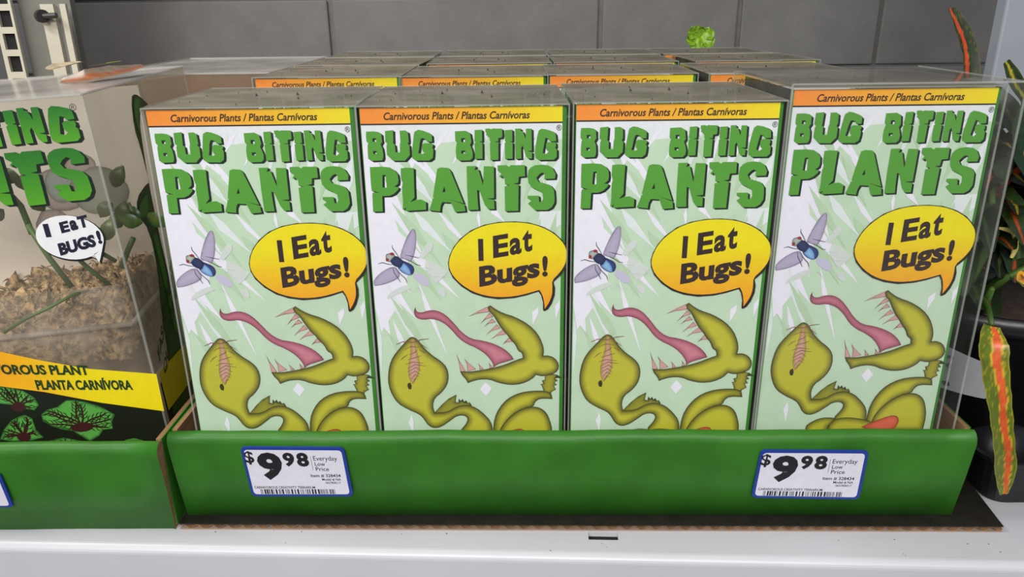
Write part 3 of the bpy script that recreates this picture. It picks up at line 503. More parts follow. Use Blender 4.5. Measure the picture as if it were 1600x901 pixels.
    for s_ in A['teeth']: p.ink([s_], lambda x, z, d: (130, 92, 92) if d < .12 else pk, .0003, -.7)
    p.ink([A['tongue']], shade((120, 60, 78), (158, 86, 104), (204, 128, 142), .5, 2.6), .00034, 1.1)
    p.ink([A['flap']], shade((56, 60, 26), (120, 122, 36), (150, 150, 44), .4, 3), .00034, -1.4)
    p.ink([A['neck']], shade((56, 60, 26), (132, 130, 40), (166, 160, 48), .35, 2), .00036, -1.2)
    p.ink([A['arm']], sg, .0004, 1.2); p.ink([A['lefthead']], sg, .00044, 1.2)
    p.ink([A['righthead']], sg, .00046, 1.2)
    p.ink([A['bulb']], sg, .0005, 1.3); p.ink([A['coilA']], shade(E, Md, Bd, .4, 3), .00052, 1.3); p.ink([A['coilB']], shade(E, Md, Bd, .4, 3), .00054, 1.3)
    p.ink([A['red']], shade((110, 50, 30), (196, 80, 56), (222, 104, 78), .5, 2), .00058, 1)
    p.ink([A['suture']], lambda x, z, d: [a_*(1-min(1, d/1.6))+c_*min(1, d/1.6) for a_, c_ in zip((160, 138, 60), (205, 160, 140))], .0005, .9)
    for s_ in A['sutline']: p.flat([stroke(s_, .42)], (126, 76, 78), .00054)
    p.ink([A['mouthhole']], lambda x, z, d: (60, 52, 24), .00054, 1)
    for a_, b_ in (((-8.5, 110), (-4, 108)),): pass
    p.build('flytrap_print', card)
    # bubble
    bb = Print(fr); bb.flat([A['bub_out']], (36, 26, 22), .00056)
    def by(x, z, d):
        t_ = max(0, min(1, (151-z)/30)); return [a_*(1-t_)+c_*t_ for a_, c_ in zip((238, 222, 8), (244, 158, 22))]
    bb.ink([A['bub_in']], by, .0006, 4)
    bub = bb.build('speech_bubble', card)
    br = ink('dark_brown_ink', 50, 32, 30)
    text_obj([('I', (5.5, 8.0, 145.6, 157.0), dict(bold=.035)), ('E', (12.8, 20.4, 146.9, 158.4), dict(bold=.035, slope=.16)),
              ('a', (21.0, 26.9, 148.2, 156.9), dict(bold=.035, slope=.16)), ('t', (27.4, 32.2, 149.6, 161.0), dict(bold=.035, slope=.16)),
              ('Bugs', (5.6, 35.9, 128.6, 142.6), dict(bold=.04, slope=.165)), ('!', (37.1, 39.9, 136.9, 147.9), dict(bold=.04))], 'bubble_text', br, bub, fr, .0007)
    # clear plastic shell
    X = W/2; Yf, Yb = -DP/2, DP/2
    s = MB()
    s.add([(-X, Yf, 0), (X, Yf, 0), (X, Yf, HH), (-X, Yf, HH)], [(0, 1, 2, 3)], 0)
    s.add([(X, Yf, 0), (X, Yb, 0), (X, Yb, HH), (X, Yf, HH)], [(0, 1, 2, 3)], 1)
    s.add([(-X, Yb, 0), (-X, Yf, 0), (-X, Yf, HH), (-X, Yb, HH)], [(0, 1, 2, 3)], 1)
    s.add([(X, Yb, 0), (-X, Yb, 0), (-X, Yb, HH), (X, Yb, HH)], [(0, 1, 2, 3)], 1)
    s.build('plastic_shell', None, t, mats=[M_plastic, M_side])
    e = MB(); r = .00035
    for sx in (-1, 1):
        for sy in (Yf, Yb): e.box(sx*X-r, sx*X+r, sy-r, sy+r, 0, HH)
    for sy in (Yf, Yb): e.box(-X, X, sy-r, sy+r, HH-r, HH+r)
    for sx in (-1, 1): e.box(sx*X-r, sx*X+r, Yf, Yb, HH-r, HH+r)
    e.build('fold_edge', M_edge, t)
    # lid: dusty tuck flap, bowed down a little in the middle
    V = []; F = []; n = 10
    for j in range(n+1):
        for i in range(n+1):
            u, v = i/n, j/n
            V.append((-X+W*u, Yf+DP*v, HH-.0024*math.sin(math.pi*u)*math.sin(math.pi*min(1, v*.9+.1))*(.3+.7*v)))
    for j in range(n):
        for i in range(n): F.append((j*(n+1)+i, j*(n+1)+i+1, (j+1)*(n+1)+i+1, (j+1)*(n+1)+i))
    lid = obj('lid', V, F, M_lid, t, True)
    dk = MB(); rd = random.Random(8)
    for i in range(12):
        x = rd.uniform(-X, X)*.9; y = rd.uniform(Yf, Yb)*.85; r_ = rd.uniform(.0002, .0007)
        dk.add([(x-r_, y, HH-.0012), (x, y-r_, HH-.0012), (x+r_*rd.uniform(1, 3), y, HH-.0012), (x, y+r_, HH-.0012), (x, y, HH+.0004)], [(0, 1, 4), (1, 2, 4), (2, 3, 4), (3, 0, 4)])
    dd = dk.build('dirt_speck', mat('dirt', s2l(70, 60, 48), .9, .3), lid); dd['kind'] = 'stuff'
    # planter cup inside, behind the card
    c = MB(); prof_ = [(.030, .012), (.034, .05), (.036, .075)]
    for k in range(2):
        pass
    V = []; F = []; n = 20
    for rr_, zz_ in [(.0, .0012), (.030, .0012), (.036, .070), (.037, .071), (.035, .072), (.031, .060), (.0, .062)]:
        for q_ in range(n): a_ = 2*math.pi*q_/n; V.append((rr_*math.cos(a_), .004+rr_*math.sin(a_), zz_))
    for j in range(6):
        for q_ in range(n): F.append((j*n+q_, j*n+(q_+1)%n, (j+1)*n+(q_+1)%n, (j+1)*n+q_))
    obj('planter_cup', V, F, M_soil, t, True)
    return t
def copy_tree(o, parent=None):
    c = o.copy(); COL.objects.link(c); c.parent = parent
    for ch in list(o.children): copy_tree(ch, c)
    return c
proto = make_box()
XC = [-.1222, -.0221, .0788, .1777]
ROWY = [.3590+DP/2, .5235+DP/2, .629+DP/2, .727+DP/2]
names = ['leftmost', 'second from left', 'third from left', 'rightmost']
place = [['leftmost in the front row', 'second from left in the front row', 'third from left in the front row', 'rightmost in the front row, raised a little'],
]
first = True
for r in range(4):
    for k in range(4):
        o = proto if first else copy_tree(proto); first = False
        x = XC[k]; y = ROWY[r]; z = .0061; rz = 0
        if r == 0:
            z += [-.0, 0, .0006, .0062][k]; rz = math.radians([1.0, .2, -.2, .3][k]); y += [.0030, .0014, .0003, .0002][k]
            x += [0, 0, 0, .0006][k]
        elif r == 1: x = [-.1215, -.0235, .0750, .1790][k]; y += [.0015, .001, -.004, -.012][k]; z += [0, -.0004, .0002, .0006][k]; rz = math.radians([0, -.5, -.6, -.5][k])
        elif r == 2: x = [-.1190, -.0165, .0850, .1960][k]; y += [-.002, .002, .003, .0][k]; rz = math.radians([-2, .5, 0, 1][k]); z += .0004
        else: x = [-.118, -.014, .088, .190][k]; z += .0006
        if r == 0 and k == 3:
            for ch in [g for g in o.children_recursive if g.name.startswith('side_panel')]: bpy.data.objects.remove(ch)
        o.location = (x, y, z); o.rotation_euler = (0, 0, rz)
        rown = ['front row', 'second row, orange-yellow banner and lid showing', 'third row, dusty lid showing', 'backmost row, lid before the wall'][r]
        if r == 0: lab = 'plant box with green flytrap card front, ' + place[0][k]
        else: lab = 'plant box %s in the %s' % (names[k], rown)
        tag(o, lab, 'box', 'plant boxes with flytrap card fronts in the long green tray')
# a raised box rests on the folded flap of the tray
MB().box(.1285, .2265, .3665, .452, .0058, .0122).build('folded_flap', M_kraft, None)
ff = bpy.data.objects['folded_flap']; tag(ff, 'folded brown cardboard flap under the rightmost front-row plant box', 'cardboard flap')

# wider clear sleeve round the right-hand box
sl = MB(); sx0, sx1, sy0, sy1, sz0, sz1 = .1285, .2352, .3574, .4560, .0125, .2355
sl.add([(sx0, sy0, sz0), (sx1, sy0, sz0), (sx1, sy0, sz1), (sx0, sy0, sz1)], [(0,1,2,3)], 0)
sl.add([(sx1, sy0, sz0), (sx1, sy1, sz0), (sx1, sy1, sz1), (sx1, sy0, sz1)], [(0,1,2,3)], 1)
sl.add([(sx0, sy0, sz1), (sx1, sy0, sz1), (sx1, sy1, sz1), (sx0, sy1, sz1)], [(0,1,2,3)], 1)
r = .0004
slv = thing('plastic_sleeve', 'wide clear plastic sleeve slipped over the rightmost front-row plant box', 'plastic sleeve', (0, 0, 0))
sl.build('sleeve_film', None, slv, mats=[M_plastic, M_side])
e = MB()
for x in (sx0, sx1): e.box(x-r, x+r, sy0-r, sy0+r, sz0, sz1)
e.box(sx0, sx1, sy0-r, sy0+r, sz1-r, sz1+r); e.box(sx1-r, sx1+r, sy0, sy1, sz1-r, sz1+r)
e.build('fold_edge', M_edge, slv)

# ------------------------------------------------------------------ clear-fronted terrarium boxes
WA, DA, HA = .132, .19, .2225
def make_terrarium(full=True):
    t = thing('terrarium_box', '', 'box'); X, Y = WA/2, DA/2
    fr = lambda u, v, lift: Vector((u/1000, -Y-lift, v/1000)); sd = lambda u, v, lift: Vector((X+lift, u/1000, v/1000))
    A = ART
    if full:
        V = []; F = []
        n = 44; mrows = 30
        for j in range(mrows+1):
            for i in range(n+1):
                u, v = i/n, j/mrows; x = -X*.84+X*1.62*u; y = -Y*.80+.085*v
                hgt = .086+.020*u+.014*v+.012*noise.noise(Vector((x*40, y*40, 1)))+.011*noise.noise(Vector((x*130, y*130, 5)))+.006*noise.noise(Vector((x*400, y*400, 5)))
                hgt = .074+(hgt-.074)*min(1, (v*5)**.6 if v > 0 else 0)
                if i in (0, n) or j == mrows: hgt = .08
                V.append((x+.004*noise.noise(Vector((x*300, y*300, 9))), y+(-.004 if j == 1 else 0)+.006*noise.noise(Vector((x*300, hgt*300, 3))), hgt))
        for j in range(mrows):
            for i in range(n): F.append((j*(n+1)+i, j*(n+1)+i+1, (j+1)*(n+1)+i+1, (j+1)*(n+1)+i))
        rnd = random.Random(2); nv = len(V)
        for i in range(900):
            b_ = Vector(V[rnd.randrange(nv)]); dv = Vector((rnd.uniform(-1, 1), rnd.uniform(-1, .3), rnd.uniform(-.3, 1))).normalized(); L_ = rnd.uniform(.003, .009); sd_ = dv.cross(Vector((.3, -1, .2))).normalized()*.0004
            k = len(V); m_ = b_+dv*L_*.5+Vector((0, 0, .001)); V += [tuple(b_-sd_), tuple(b_+sd_), tuple(m_+sd_), tuple(m_-sd_), tuple(b_+dv*L_)]; F += [(k, k+1, k+2, k+3), (k+3, k+2, k+4)]
        ms = obj('moss', V, F, M_moss, t, True); ms['kind'] = 'stuff'
        # clear planter tray with a rolled rim
        px, py0, py1 = X*.87, -Y*.86, .0; q = MB()
        for (zc, s_) in ((.088, 1.0), (.100, .985), (.101, .965), (.125, .95)): pass
        lv = [(.055, .93), (.086, .97), (.089, 1.0), (.0935, 1.0), (.0965, .97), (.120, .955)]
        V = []; F = []
        for z, s_ in lv:
            xx = px*s_; a0 = (py0+py1)/2; hy = (py1-py0)/2*s_
            for cx, cy, a in ((xx, hy, 0), (-xx, hy, 90), (-xx, -hy, 180), (xx, -hy, 270)):
                for k in range(5): g = math.radians(a+k*22.5); rr_ = .008; V.append((cx-rr_*(1 if cx > 0 else -1)+rr_*math.cos(g), a0+cy-rr_*(1 if cy > 0 else -1)+rr_*math.sin(g), z))
        n = 20
        for j in range(len(lv)-1):
            for i in range(n): F.append((j*n+i, j*n+(i+1)%n, (j+1)*n+(i+1)%n, (j+1)*n+i))
        obj('planter_tray', V, F, clear('clear_planter_plastic', tint=(.85,.84,.82), dust=.14, dmax=.42, dustcol=s2l(176,164,150), dscale=60, rough=.1), t, True)
        rim = MB(); rz_ = .0975; hx_, y0_, y1_ = px*1.0, py0-.001, py1+.001
        rim.tube([(-hx_, y0_, rz_), (0, y0_, rz_), (hx_, y0_, rz_)], .0016, 8); rim.tube([(hx_, y0_, rz_), (hx_, y1_, rz_)], .0016, 8); rim.tube([(-hx_, y0_, rz_), (-hx_, y1_, rz_)], .0016, 8)
        rim.build('planter_rim', clear('clear_rim_plastic', tint=(.85,.85,.85), dust=.2, dmax=.35, dustcol=s2l(190,180,168), dscale=60, rough=.08), t, True)
        # backing board with printed rocks and leaves
        MB().box(-X+.002, X-.002, -.004, -.002, .0, HA-.004).build('backing_board', M_board, t)
        bp = Print(lambda u, v, lift: Vector((u/1000, -.004-lift, v/1000)))
        rnd = random.Random(5)
        for i in range(7):
            cx, cz = rnd.uniform(-50, 40), rnd.uniform(120, 175); rx, rz_ = rnd.uniform(9, 18), rnd.uniform(8, 16)
            bp.ink([[(cx+rx*math.cos(a_/12*6.283)*rnd.uniform(.85, 1.1), cz+rz_*math.sin(a_/12*6.283)*rnd.uniform(.85, 1.1)) for a_ in range(12)]], (lambda cc: shade((130, 124, 112), cc, [c+12 for c in cc], .6, 4))(rnd.choice([(146, 150, 134), (176, 160, 148), (150, 160, 150), (168, 160, 170)])), .0001+i*.00005, 3)
        bp.build('backing_print', t)
        # seedlings
        def stem(pts, r, name='seedling_stem'): return MB().tube([fr(a_, c_, -d_) for a_, c_, d_ in pts], r*.68, 8).build(name, M_stem, t, True)
        stem([(-4, 104, .003), (8, 110, .004), (20, 114, .006), (31, 118, .012), (36, 117, .02)], .0013)
        stem([(16, 152, .02), (17, 168, .015), (12, 181, .012), (2, 186, .01), (-8, 184, .01)], .0024)
        stem([(28, 120, .02), (22, 138, .018), (17, 158, .016)], .0022)
        stem([(48, 118, .02), (40, 132, .016), (36, 140, .014), (40, 143, .012), (50, 138, .016), (54, 132, .02)], .0018)
        stem([(56, 128, .02), (62, 138, .02), (66, 144, .02)], .0022)
        rnd = random.Random(11)
        for i in range(22):
            a_, c_, d_ = [(10, 182, .01), (20, 176, .012), (-6, 180, .012), (4, 170, .02), (60, 150, .02), (55, 146, .022), (64, 158, .03), (50, 150, .03), (30, 150, .03), (-14, 150, .02), (58, 165, .03)][i % 11]
            ang = rnd.uniform(0, 6.28); L_ = rnd.uniform(.008, .015); c0 = fr(a_+rnd.uniform(-7, 7), c_+rnd.uniform(-6, 6), -d_-rnd.uniform(0, .008))
            ux, uz = math.cos(ang), math.sin(ang); V = []; cols = []
            for s_ in range(6):
                tt = s_/5; wd = .0042*math.sin(math.pi*(.12+.84*tt))
                for e_ in (-1, 0, 1):
                    V.append((c0[0]+ux*L_*tt-uz*wd*e_, c0[1]+.0015*abs(e_)-.002*math.sin(3*tt), c0[2]+uz*L_*tt+ux*wd*e_)); cols.append(s2l(58+22*(e_ == 0)+rnd.randint(-12, 12), 92+rnd.randint(-14, 14), 42))
            obj('seedling_leaf', V, [(3*s_+e_, 3*s_+e_+1, 3*s_+e_+4, 3*s_+e_+3) for s_ in range(5) for e_ in range(2)], M_leaf, t, True, cols)
    # shell
    s = MB()
    s.add([(-X, -Y, 0), (X, -Y, 0), (X, -Y, HA), (-X, -Y, HA)], [(0,1,2,3)], 0)
    s.add([(X, -Y, 0), (X, Y, 0), (X, Y, HA), (X, -Y, HA)], [(0,1,2,3)], 1)
    s.add([(-X, Y, 0), (-X, -Y, 0), (-X, -Y, HA), (-X, Y, HA)], [(0,1,2,3)], 1)
    s.add([(X, Y, 0), (-X, Y, 0), (-X, Y, HA), (X, Y, HA)], [(0,1,2,3)], 2)
    s.build('plastic_shell', None, t, mats=[M_front, MATS['terr_side'], MATS['terr_back']])
    e = MB(); r = .0006
    for sx in (-1, 1):
        for sy in (-Y, Y): e.box(sx*X-r, sx*X+r, sy-r, sy+r, 0, HA)
        e.box(sx*X-r, sx*X+r, -Y, Y, HA-r, HA+r)
    for sy in (-Y, Y): e.box(-X, X, sy-r*1.5, sy+r*1.5, HA-r, HA+r)
    e.build('fold_edge', M_edge, t)
    MB().box(-X, X, -Y, Y, HA-.0008, HA-.0004).build('lid', MATS['terr_lid'], t)
    # side print
    vp = Print(sd); vp.ink([A['sidedark']], lambda x, z, d: (26, 40, 16), .0003, 6)
    vp.ink([A['vine']], shade((8, 30, 8), (24, 62, 18), (40, 88, 26), .6, 3.5), .0005, 2.0)
    for s_ in A['vinein']: vp.ink([s_], shade((20, 60, 16), (46, 106, 30), (62, 128, 36), .4, 2), .0007, 1.6)
    vp.ink([A['sideband']], lambda x, z, d: (206, 190, 20), .0009, 5)
    vp.build('side_print', t)
    text_obj([('FASCINANTE', (-85, -22, 73, 80), dict(bold=.03, slope=.62)), ('QUE COME', (-82, -30, 62, 69), dict(bold=.03, slope=.62))], 'side_text', ink('deep_green_ink', 26, 60, 34), t, sd, .0012)
    if not full: return t
    d = Print(fr); d.ink([A['A_dark']], lambda x, z, d_: (18, 26, 14), .0002, 10)
    rnd = random.Random(4)
    for li, s_ in enumerate(A['A_leaves']):
        d.ink([s_], shade((30, 80, 30), (84, 160, 66), (88, 166, 70), .5, 3), .0003, -2.0)
        xs = [p[0] for p in s_]; zs = [p[1] for p in s_]; cx, cz = sum(xs)/len(xs), sum(zs)/len(zs)-4
        W_ = (max(xs)-min(xs))/2
        def inside(q):
            c = False; n_ = len(s_)
            for i in range(n_):
                a_ = s_[i]; b_ = s_[(i+1) % n_]
                if (a_[1] > q[1]) != (b_[1] > q[1]) and q[0] < (b_[0]-a_[0])*(q[1]-a_[1])/(b_[1]-a_[1])+a_[0]: c = not c
            return c
        for i in range(9):
            an = math.pi*(i-.3)/7.5; x, z = cx, cz; pts = [(x, z)]
            for k in range(9):
                an += rnd.uniform(-.22, .22); x += math.cos(an)*2.4; z += math.sin(an)*2.0
                if not inside((x, z)): break
                pts.append((x, z))
                if k > 0:
                    for sg_ in (-1, 1):
                        a2 = an+sg_*rnd.uniform(.6, 1.1); p2 = (x+math.cos(a2)*2.3, z+math.sin(a2)*2.3)
                        if inside(p2):
                            a3 = a2-sg_*rnd.uniform(.2, .8); p3 = (p2[0]+math.cos(a3)*1.6, p2[1]+math.sin(a3)*1.6)
                            d.flat([stroke([(x, z), p2]+([p3] if inside(p3) else []), .55)], (34, 36, 18), .0004)
            if len(pts) > 1: d.flat([stroke(pts, .95)], (52, 26, 22), .0005)
        rz_ = 3.0; d.flat([[(cx+W_*.32*math.cos(a_/10*6.283), cz-1+rz_*math.sin(a_/10*6.283)) for a_ in range(10)]], (60, 24, 26), .00055)
    d.flat([A['A_redout']], (70, 140, 50), .0005); d.flat([A['A_red']], (206, 50, 24), .0006)
    d.build('leaf_print', t)
    b = Print(fr)
    b.ink([A['A_band']], lambda x, z, d_: [a_*(1-q)+c_*q for q in [max(0, min(1, (x+5)/35))] for a_, c_ in zip((246, 172, 22), (240, 220, 14))], .0008, -6)
    band = b.build('band', t)
    dg = ink('deep_green_ink', 26, 60, 34) if 'deep_green_ink' not in MATS else MATS['deep_green_ink']
    bs = -.15
    text_obj([('CARNIVOROUS PLANT', (-32, 33.8, 85.3, 91.3), dict(bold=.035, slope=bs)), ('PLANTA CARN\u00cdVORA', (5.5, 53.8, 70.4, 78), dict(bold=.035, slope=bs*.95))], 'band_text', dg, band, fr, .0012)
    mp_ = lambda l: [(60.6+(x-43.7)*1.31, TOPZ-(210.08-z)*1.2) for x, z in l]
    tl = [[mp_(l) for l in ls] for ls in A['title']]
    tp = Print(fr)
    for q in (2, 1, 0): tp.flat([[offset(l, 1.5-.6*q, -1.1+.4*q) for l in ls] for ls in tl], (16, 34, 22), .0003+.0001*q)
    for ls in tl:
        zs = [p[1] for p in ls[0]]; z0_, z1_ = min(zs), max(zs); V, F = fill([ls], fr, .0007); k = len(tp.V); tp.V += V; tp.F += [tuple(i+k for i in f) for f in F]
        flat = [p for l in ls for p in l]
        for p in flat: q = (p[1]-z0_)/(z1_-z0_); tp.C.append(s2l(*[a_*(1-q)+c_*q for a_, c_ in zip((84, 160, 30), (34, 112, 34))]))
    tp.build('title_lettering', t)
    wb = Print(fr); bo = A['A_bub']; cx = sum(p[0] for p in bo)/len(bo); cz = sum(p[1] for p in bo)/len(bo)
    wb.flat([[(cx+(x-cx)*1.03+.5, cz+(z-cz)*1.05-.6) for x, z in bo]], (20, 24, 20), .0008); wb.flat([bo], (238, 238, 240), .0009)
    bub = wb.build('speech_bubble', t)
    text_obj([('I', (BX+0.2, BX+2.8, BZ-.4, BZ+6.6), dict(bold=.05)), ('E', (BX+8, BX+12.4, BZ+.9, BZ+6.6), dict(bold=.05, slope=.15)), ('a', (BX+12.9, BX+16.6, BZ+1.6, BZ+6.9), dict(bold=.05, slope=.15)), ('T', (BX+17, BX+22, BZ+2.4, BZ+8.6), dict(bold=.05, slope=.15)),
              ('BUGS', (BX+4.5, BX+23, BZ-10.8, BZ-4.2), dict(bold=.055, slope=.17)), ('!', (BX+24.2, BX+26.2, BZ-6.6, BZ+.6), dict(bold=.05))], 'bubble_text', ink('navy_ink', 24, 26, 48), bub, fr, .0011)
    text_obj([('\u00ae', (59.3, 62.6, TOPZ-3, TOPZ+.4), {})], 'registered_mark', M_black, t, fr, .0009)
    return t
TOPZ = 218.1; BX = 32.0; BZ = 154.5
clear('terr_side', tint=(.97,.96,.94), dust=.25, dmax=.42, dustcol=s2l(206,194,176), dscale=9, rough=.05)
clear('terr_back', tint=(.9,.88,.84), dust=.3, dmax=.45, dustcol=s2l(206,190,168), dscale=9, rough=.1)
clear('terr_lid', tint=(.97,.97,.97), dust=.12, dmax=.4, dustcol=s2l(196,190,184), dscale=14, rough=.12)
ta = make_terrarium(True); ta.location = (LOCA[0], LOCA[1], LOCA[2]); ta.rotation_euler = (0, math.radians(-3.2), math.radians(8))
tag(ta, 'clear-fronted terrarium box with moss and seedlings inside, nearest in the left tray', 'box')
tb = make_terrarium(False); tb.location = (-.2415, .675, .004)
tag(tb, 'brownish clear terrarium box standing behind the moss-filled one', 'box')
MB().box(-WA/2+.002, WA/2-.002, -.02, -.018, .001, HA-.003).build('backing_board', mat('brown_backing', s2l(150,118,92), .8, .1), tb)

# fallen leaves lying on the near terrarium's lid
def leaf_mesh(name, path, hw, cols, mid, parent=None, nrm=Vector((0,-1,.35)), mw=.2, cup=.3, edge=None, seed=1, off=0):
    """strap leaf along world points with half widths; cols = blade ink, mid = midrib ink"""
    rnd = random.Random(seed); P = [Vector(p) for p in path]; n = len(P); K = 15; V = []; C = []
    # resample
    Q = []; H = []; R_ = 10
    for i in range(n-1):
        for k in range(R_):
            t_ = k/R_; a, b, c, d = P[max(i-1,0)], P[i], P[i+1], P[min(i+2,n-1)]
            Q.append(.5*((2*b)+(-a+c)*t_+(2*a-5*b+4*c-d)*t_*t_+(-a+3*b-3*c+d)*t_**3)); H.append(hw[i]*(1-t_)+hw[i+1]*t_)
    Q.append(P[-1]); H.append(hw[-1]); m_ = len(Q)
    for i, p in enumerate(Q):
        t = (Q[min(i+1,m_-1)]-Q[max(i-1,0)]).normalized(); s_ = t.cross(nrm).normalized(); nn = s_.cross(t).normalized()
        if nn.dot(nrm) < 0: nn = -nn
        wob = 1+.035*math.sin(i*.9+seed)+rnd.uniform(-.015, .015)
        for k in range(K):
            e_ = (k/(K-1))*2-1; V.append(p+s_*H[i]*wob*e_+nn*cup*H[i]*(abs(e_)**1.5-.6)*.8)
            ec = off+.10*math.sin(i*.33+seed); ae = abs(e_-ec)+.12*mw*math.sin(i*2.1+seed)+rnd.uniform(-.03, .03); base = [c+rnd.uniform(-8, 8) for c in cols]
            if ae < mw: q_ = ae/mw; c_ = [c+rnd.uniform(-14, 14) for c in mid]
            elif ae < mw*1.45 and edge: c_ = edge if rnd.random() < .75 else base
            else: c_ = base if (edge is None or rnd.random() > .12) else [a_*.5+b_*.5 for a_, b_ in zip(base, edge)]
            if abs(e_) > .93 and edge: c_ = [a_*.5+b_*.5 for a_, b_ in zip(base, edge)]
            C.append(s2l(*[max(0, min(255, x)) for x in c_]))
    F = [(i*K+k, i*K+k+1, (i+1)*K+k+1, (i+1)*K+k) for i in range(m_-1) for k in range(K-1)]
    return obj(name, V, F, M_leaf, parent, True, C)
ZL = .2365
l1 = leaf_mesh('fallen_leaf', [(-0.2693, 0.4751, 0.2312), (-0.2518, 0.472, 0.2335), (-0.2403, 0.4885, 0.2358), (-0.2339, 0.511, 0.2372)], [.002, .007, .008, .003], (120, 106, 92), (140, 84, 54), nrm=Vector((0,-.7,1)), mw=.35, edge=(130, 104, 86))
tag(l1, 'withered pinkish-orange leaf lying on top of the near terrarium box', 'leaf')
l2 = leaf_mesh('fallen_leaf', [(-0.3036, 0.5258, 0.2345), (-0.3048, 0.5457, 0.236), (-0.3018, 0.5653, 0.2368)], [.003, .008, .003], (190, 172, 140), (176, 140, 84), nrm=Vector((0,0,1)), seed=4)
tag(l2, 'small curled tan leaf at the rear of the near terrarium lid', 'leaf')
l3 = leaf_mesh('fallen_leaf', [(-0.2954, 0.5607, 0.234), (-0.2806, 0.5543, 0.236), (-0.2741, 0.5643, 0.237)], [.001, .0022, .0008], (132, 136, 50), (150, 150, 50), nrm=Vector((0,0,1)), seed=6)
tag(l3, 'thin yellow-green leaf blade on the rear of the terrarium lid', 'leaf')
for i, (x, y, z) in enumerate([(-.2245, .44, ZL+.001), (-.2195, .43, ZL-.0003), (.012, .40, .2288), (.170, .69, .2296)]):
    pass

# ------------------------------------------------------------------ small green sprig by the wall
sg = thing('green_sprig', 'small lime-green leafy sprig standing behind the rows of boxes, against the grey wall', 'plant', (.228, .968, 0))
MB().tube([(0, 0, 0), (.002, 0, .1), (0, -.004, .226)], [.0018, .0015, .001], 8).build('stem', M_stem, sg, True)
rnd = random.Random(9)
for i in range(11):
    an = i*2.4; c0 = Vector((.002*math.cos(an), -.006+.002*math.sin(an), .228+.0006*i)); L_ = .016
    dv = Vector((math.cos(an), -.35, math.sin(an)*.9+.15)).normalized()
    leaf_mesh('leaf', [c0, c0+dv*L_*.35+Vector((0, 0, .002)), c0+dv*L_*.7, c0+dv*L_], [.002, .007, .008, .002], (120, 164, 30), (160, 196, 60), sg, nrm=Vector((.2*math.cos(an), -1, .4)), seed=i, edge=(140, 180, 44))

# ------------------------------------------------------------------ croton in its black pot and tray
def lathe(prof, c, n=40):
    V = [(c[0]+r_*math.cos(2*math.pi*k/n), c[1]+r_*math.sin(2*math.pi*k/n), c[2]+z) for r_, z in prof for k in range(n)]
    F = [(j*n+k, j*n+(k+1)%n, (j+1)*n+(k+1)%n, (j+1)*n+k) for j in range(len(prof)-1) for k in range(n)]
    return V, F
tr = thing('carry_tray', 'black plastic nursery carry tray under the potted croton at the right', 'tray', (.345, .455, .0002))
sec = [(0, .0, 0), (0, .004, .002), (-.0012, .012, 0), (-.004, .014, 0), (-.0042, .024, 0), (-.0075, .026, 0), (-.0078, .030, 0), (-.006, .0305, 0)]
V = []; F = []; hx, hy = .073, .0865
pr_ = [(0, 0), (.0005, .012), (.003, .0135), (.0045, .026), (.0085, .0275), (.0092, .0305), (.0075, .031), (.0045, .029), (.0025, .0028), (-.06, .0026)]
for o_, z in pr_:
    for cx, cy, a in ((1, 1, 0), (-1, 1, 90), (-1, -1, 180), (1, -1, 270)):
        for k in range(6): g = math.radians(a+18*k); rr_ = max(.003, .010+o_); V.append((cx*(hx-.010 if o_ > -.02 else .02)+rr_*math.cos(g), cy*(hy-.010 if o_ > -.02 else .02)+rr_*math.sin(g), z))
n = 24
for j in range(len(pr_)-1):
    for i in range(n): F.append((j*n+i, j*n+(i+1)%n, (j+1)*n+(i+1)%n, (j+1)*n+i))
F.append(tuple(range(n))[::-1]); F.append(tuple(range((len(pr_)-1)*n, len(pr_)*n)))
obj('tray_body', V, F, M_blackpl, tr, False)
V, F = lathe([(.024, .0), (.0225, .014), (.018, .024), (.010, .030), (.0, .031)], (-.068+.02, -.066+.02, .0030), 24)
obj('tray_cone', V, F, M_blackpl, tr, True)

PC = (.302, .447)
pt = thing('potted_croton', 'potted croton with dark leaves striped red, orange and yellow in a black pot', 'potted plant', (PC[0], PC[1], .0034))
def lc(p): return Vector(p)-Vector((PC[0], PC[1], .0034))
V, F = lathe([(0, 0), (.044, 0), (.056, .088), (.060, .089), (.061, .1), (.058, .1), (.055, .090), (.0, .087)], (0, 0, 0))
obj('pot', V, F, M_blackpl, pt, True)
V, F = lathe([(.0, .0925), (.0546, .0905), (.054, .088)], (0, 0, 0)); obj('soil', V, F, M_soil, pt, True)
# paper care label curved round the pot
V = []; F = []; n = 14
def potr(z): return .0444+.012*z/.088+.0006
for i in range(n+1):
    a = math.radians(178+i*(70/n)); topz = .0795-.012*(i/n)**1.6-(.006 if i == n else 0); bz = .046+(.004 if i == n else 0)
    for z in (bz, (bz+topz)/2, topz): V.append((potr(z)*math.cos(a), potr(z)*math.sin(a), z))
for i in range(n):
    for k in range(2): F.append((3*i+k, 3*i+k+3, 3*i+k+4, 3*i+k+1))
cl_ = obj('care_label', V, F, ink('label_grey_white', 176, 178, 184), pt, True)
def potfr(u, v, lift):
    a = math.radians(178)+u/1000/.052; return Vector(((potr(v/1000)+lift)*math.cos(a), (potr(v/1000)+lift)*math.sin(a), v/1000))
text_obj([('Homestead, FL 33092', (14, 40, 67, 69.6), dict(bold=.01)), ('4in ASSORTMENT', (14, 40, 61.5, 64.3), dict(bold=.01)), ('$2.98', (24, 40, 48.5, 52), dict(bold=.03))], 'care_label_print', M_black, cl_, potfr, .0009)

